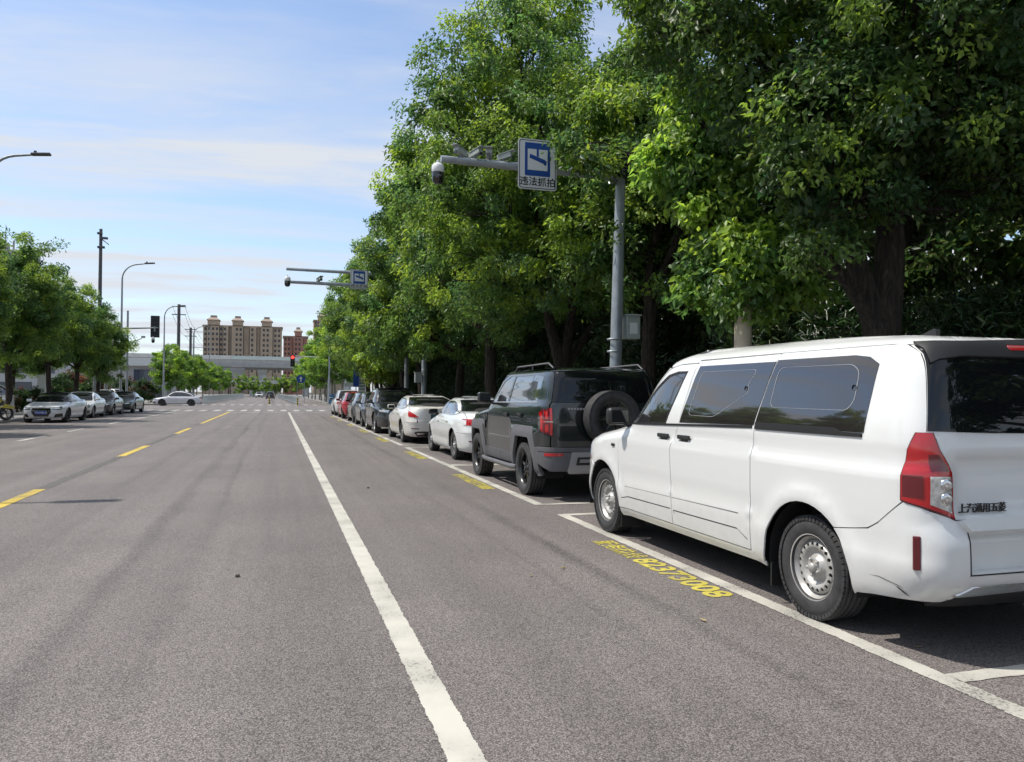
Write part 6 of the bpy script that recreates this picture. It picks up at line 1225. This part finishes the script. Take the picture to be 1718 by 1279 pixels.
s_ = empty('notice_panel', (6.45, 63.2, .1), 0, 'tall pale notice panel with green squares beside the silver hatchback', 'panel'); b = MB(); b.box(-.27, .27, 0, .1, 0, 2.6); b.build('board', MATS['white_panel'], s_)
for k in range(4):
    for j in range(3): b = MB(); b.box(-.22+j*.16, -.10+j*.16, -.006, -.002, 1.55+k*.24, 1.70+k*.24); b.build('square', MATS['panel_green'], s_)
o = empty('litter_bin', (5.95, 90.6, .1), 0, 'blue litter bin at the foot of a lamp post beyond the junction', 'bin'); b = MB(); b.cbox((0, 0, .52), (.62, .5, .95), bev=.04); b.build('body', MATS['bin_blue'], o); b = MB(); b.cbox((0, 0, 1.05), (.68, .56, .10), bev=.03); b.build('lid', MATS['bin_blue'], o)
o = empty('street_lamp', (5.55, 90.9, .1), 0, 'slim pale lamp post beside the blue litter bin', 'street lamp'); b = MB(); b.tube([(0, 0, 0), (0, 0, 9)], [.10, .07], 10); b.build('post', MATS['galvanised'], o)
def fence(x, y0, y1, label, step=3.0, h=1.0, x1=None):
    o = empty('road_fence', (x, y0, 0), 0, label, 'fence'); n = max(1, int((y1-y0)/step)); dx = ((x1 if x1 is not None else x)-x)/max(1, n)
    for k in range(n+1): b = MB(); b.box(dx*k-.04, dx*k+.04, k*step-.04, k*step+.04, 0, h+.08); b.build('post', MATS['fence_white'], o)
    L = n*step
    for z in (.22, h-.05): b = MB(); b.tube([(0, 0, z), (dx*n, L, z)], .03, 4); b.build('rail', MATS['fence_white'], o)
    b = MB()
    for k in range(int(L/.28)): t = k*.28/L; b.box(dx*n*t-.014, dx*n*t+.014, k*.28-.014, k*.28+.014, .22, h-.05)
    q = b.build('bars', MATS['fence_white'], o); q['kind'] = 'stuff'; return o
fence(2.05, 87.5, 200, 'white railing along the right edge of the far carriageway', x1=-.2); fence(-1.05, 95, 190, 'white railing down the middle of the far carriageway', x1=-2.0); fence(-8.0, 93, 200, 'white railing along the left edge of the far carriageway')
for (x, y, lb) in ((2.0, 86.6, 'yellow and black post at the end of the right railing'), (-1.0, 94.2, 'yellow and black post at the end of the middle railing')):
    o = empty('warning_post', (x, y, 0), 0, lb, 'post', 'warning posts at railing ends'); b = MB(); b.tube([(0, 0, 0), (0, 0, .85)], .08, 10); b.build('post', MATS['post_yellow'], o)
    for z in (.15, .40, .65): b = MB(); b.lathe([(.083, z), (.083, z+.12)], 10); b.build('band', MATS['signal_black'], o)
# left pavement odds and ends
o = empty('white_pillar', (-15.1, 58.5, .1), 0, 'white square pillar between the left pavement trees', 'pillar'); b = MB(); b.box(-.22, .22, -.22, .22, 0, 2.9); b.build('shaft', MATS['white_panel'], o); b = MB(); b.box(-.26, .26, -.26, .26, 2.9, 3.0); b.build('cap', MATS['white_panel'], o)
o = empty('traffic_cabinet', (-12.3, 63.8, .1), 0, 'pale traffic control cabinet on the left pavement by the junction', 'cabinet'); b = MB(); b.cbox((0, 0, .75), (.62, .5, 1.4), bev=.02); b.build('case', MATS['white_panel'], o); b = MB(); b.box(-.28, .28, -.262, -.252, .12, 1.38); b.build('door', MATS['box_grey'], o)
for i, (x, y, h, lb) in enumerate([(-12.0, 70.5, 8.0, 'slender grey post beside the left street lamp'), (-13.6, 66.5, 6, 'grey post among the left junction trees')]):
    b = MB(); b.tube([(0, 0, 0), (0, 0, h)], [.10, .08], 10); o = tag(b.build('grey_post', MATS['pole_grey'], None, (x, y, .1)), lb, 'pole')
    if i == 0: b = MB(); b.tube([(0, 0, 4.9), (.45, 0, 5.45), (1.1, 0, 5.75)], .045, 6); b.cbox((1.2, -.05, 5.85), (.30, .2, .16), bev=.02); b.build('camera_arm', MATS['pole_grey'], o)
# other vehicles in the background
make_car('parked_car', (-15.6, 47.2, .12), math.pi+R(-28), 'white sport utility car half hidden behind the leftmost tree trunk', None, WHT, H=1.66, W=.92, wb=1.36, ro=.9, style='suv', zc=1.06, zb=1.04, zn=.86, zd=1.12, r=.35, rim='five', head='big', grille='plain')
make_car('moving_car', (-17.5, 90.5, 0), R(60), 'white sport utility car waiting behind the crossing saloon', None, WHT, H=1.68, W=.92, wb=1.36, ro=.9, style='suv', zc=1.06, zb=1.04, zn=.86, zd=1.12, r=.35, rim='six', head='big', grille='plain')
make_car('moving_car', (-4.6, 205, 0), math.pi, 'tiny white car approaching far down the road', None, WHT, H=1.45, W=.9, rim='five')
make_car('moving_car', (-1.6, 168, 0), 0, 'tiny dark car far down the road by the right railing', None, BLK, H=1.55, W=.92, style='suv', ro=.8, zc=1.0, zb=1.0, zn=.8, zd=1.05, rim='five')
# yellow motorcycle at the left edge
def motorcycle(loc, rz):
    o = empty('motorcycle', loc, rz, 'yellow motorcycle cut off by the left picture edge beside a whitewashed trunk', 'motorcycle'); Y = paint('paint_yellow', (.50, .42, .06))
    for y in (-.66, .66):
        b = MB(); b.lathe([(.22, -.05), (.28, -.06), (.31, 0), (.28, .06), (.22, .05)], 28, c=(0, y, .31), axis='X', closed=True); w_ = b.build('tyre', MATS['tyre_rubber'], o)
        b = MB(); b.lathe([(.22, -.03), (.22, .03), (.19, .02), (.19, -.02)], 28, c=(0, y, .31), axis='X', closed=True)
        for k in range(5): t = 2*math.pi*k/5; b.tube([(0, y, .31), (0, y+.2*math.cos(t), .31+.2*math.sin(t))], .018, 6)
        b.build('rim', MATS['alloy_black'], w_)
    b = MB(); b.tube([(0, .66, .31), (0, .50, .85), (0, .44, 1.02)], .035, 8); b.build('front_fork', MATS['brake_metal'], o); b = MB(); b.tube([(-.33, .34, 1.04), (-.12, .44, 1.03), (.12, .44, 1.03), (.33, .34, 1.04)], .016, 8); b.build('handlebar', MATS['trim_black'], o)
    b = MB(); b.prism([(-.12, .72), (.42, .80), (.40, .98), (.10, 1.0), (-.12, .86)], lambda a, q, d: (d, a, q), -.13, .13); b.build('fuel_tank', Y, o); b = MB(); b.prism([(-.72, .80), (-.10, .74), (-.10, .84), (-.40, .88), (-.74, .90)], lambda a, q, d: (d, a, q), -.12, .12); b.build('seat', MATS['trim_black'], o)
    b = MB(); b.prism([(-.25, .28), (.28, .28), (.36, .62), (-.10, .70), (-.30, .55)], lambda a, q, d: (d, a, q), -.15, .15); b.build('engine', MATS['brake_metal'], o); b = MB(); b.prism([(.42, .56), (.96, .50), (.98, .60), (.60, .72)], lambda a, q, d: (d, a, q), -.07, .07); b.build('front_mudguard', Y, o)
    b = MB(); b.prism([(-.92, .74), (-.55, .70), (-.50, .80), (-.90, .92)], lambda a, q, d: (d, a, q), -.09, .09); b.build('tail_fairing', Y, o); b = MB(); b.lathe([(.001, .09), (.085, .08), (.10, 0), (.06, -.06)], 16, c=(0, .52, .92), axis='Y'); b.build('headlamp', MATS['lamp_clear'], o); b = MB(); b.tube([(.13, .1, .30), (.15, -.3, .30), (.17, -.75, .40)], [.03, .04, .045], 8); b.build('exhaust', MATS['chrome'], o)
motorcycle((-12.0, 38.75, .12), R(-52))
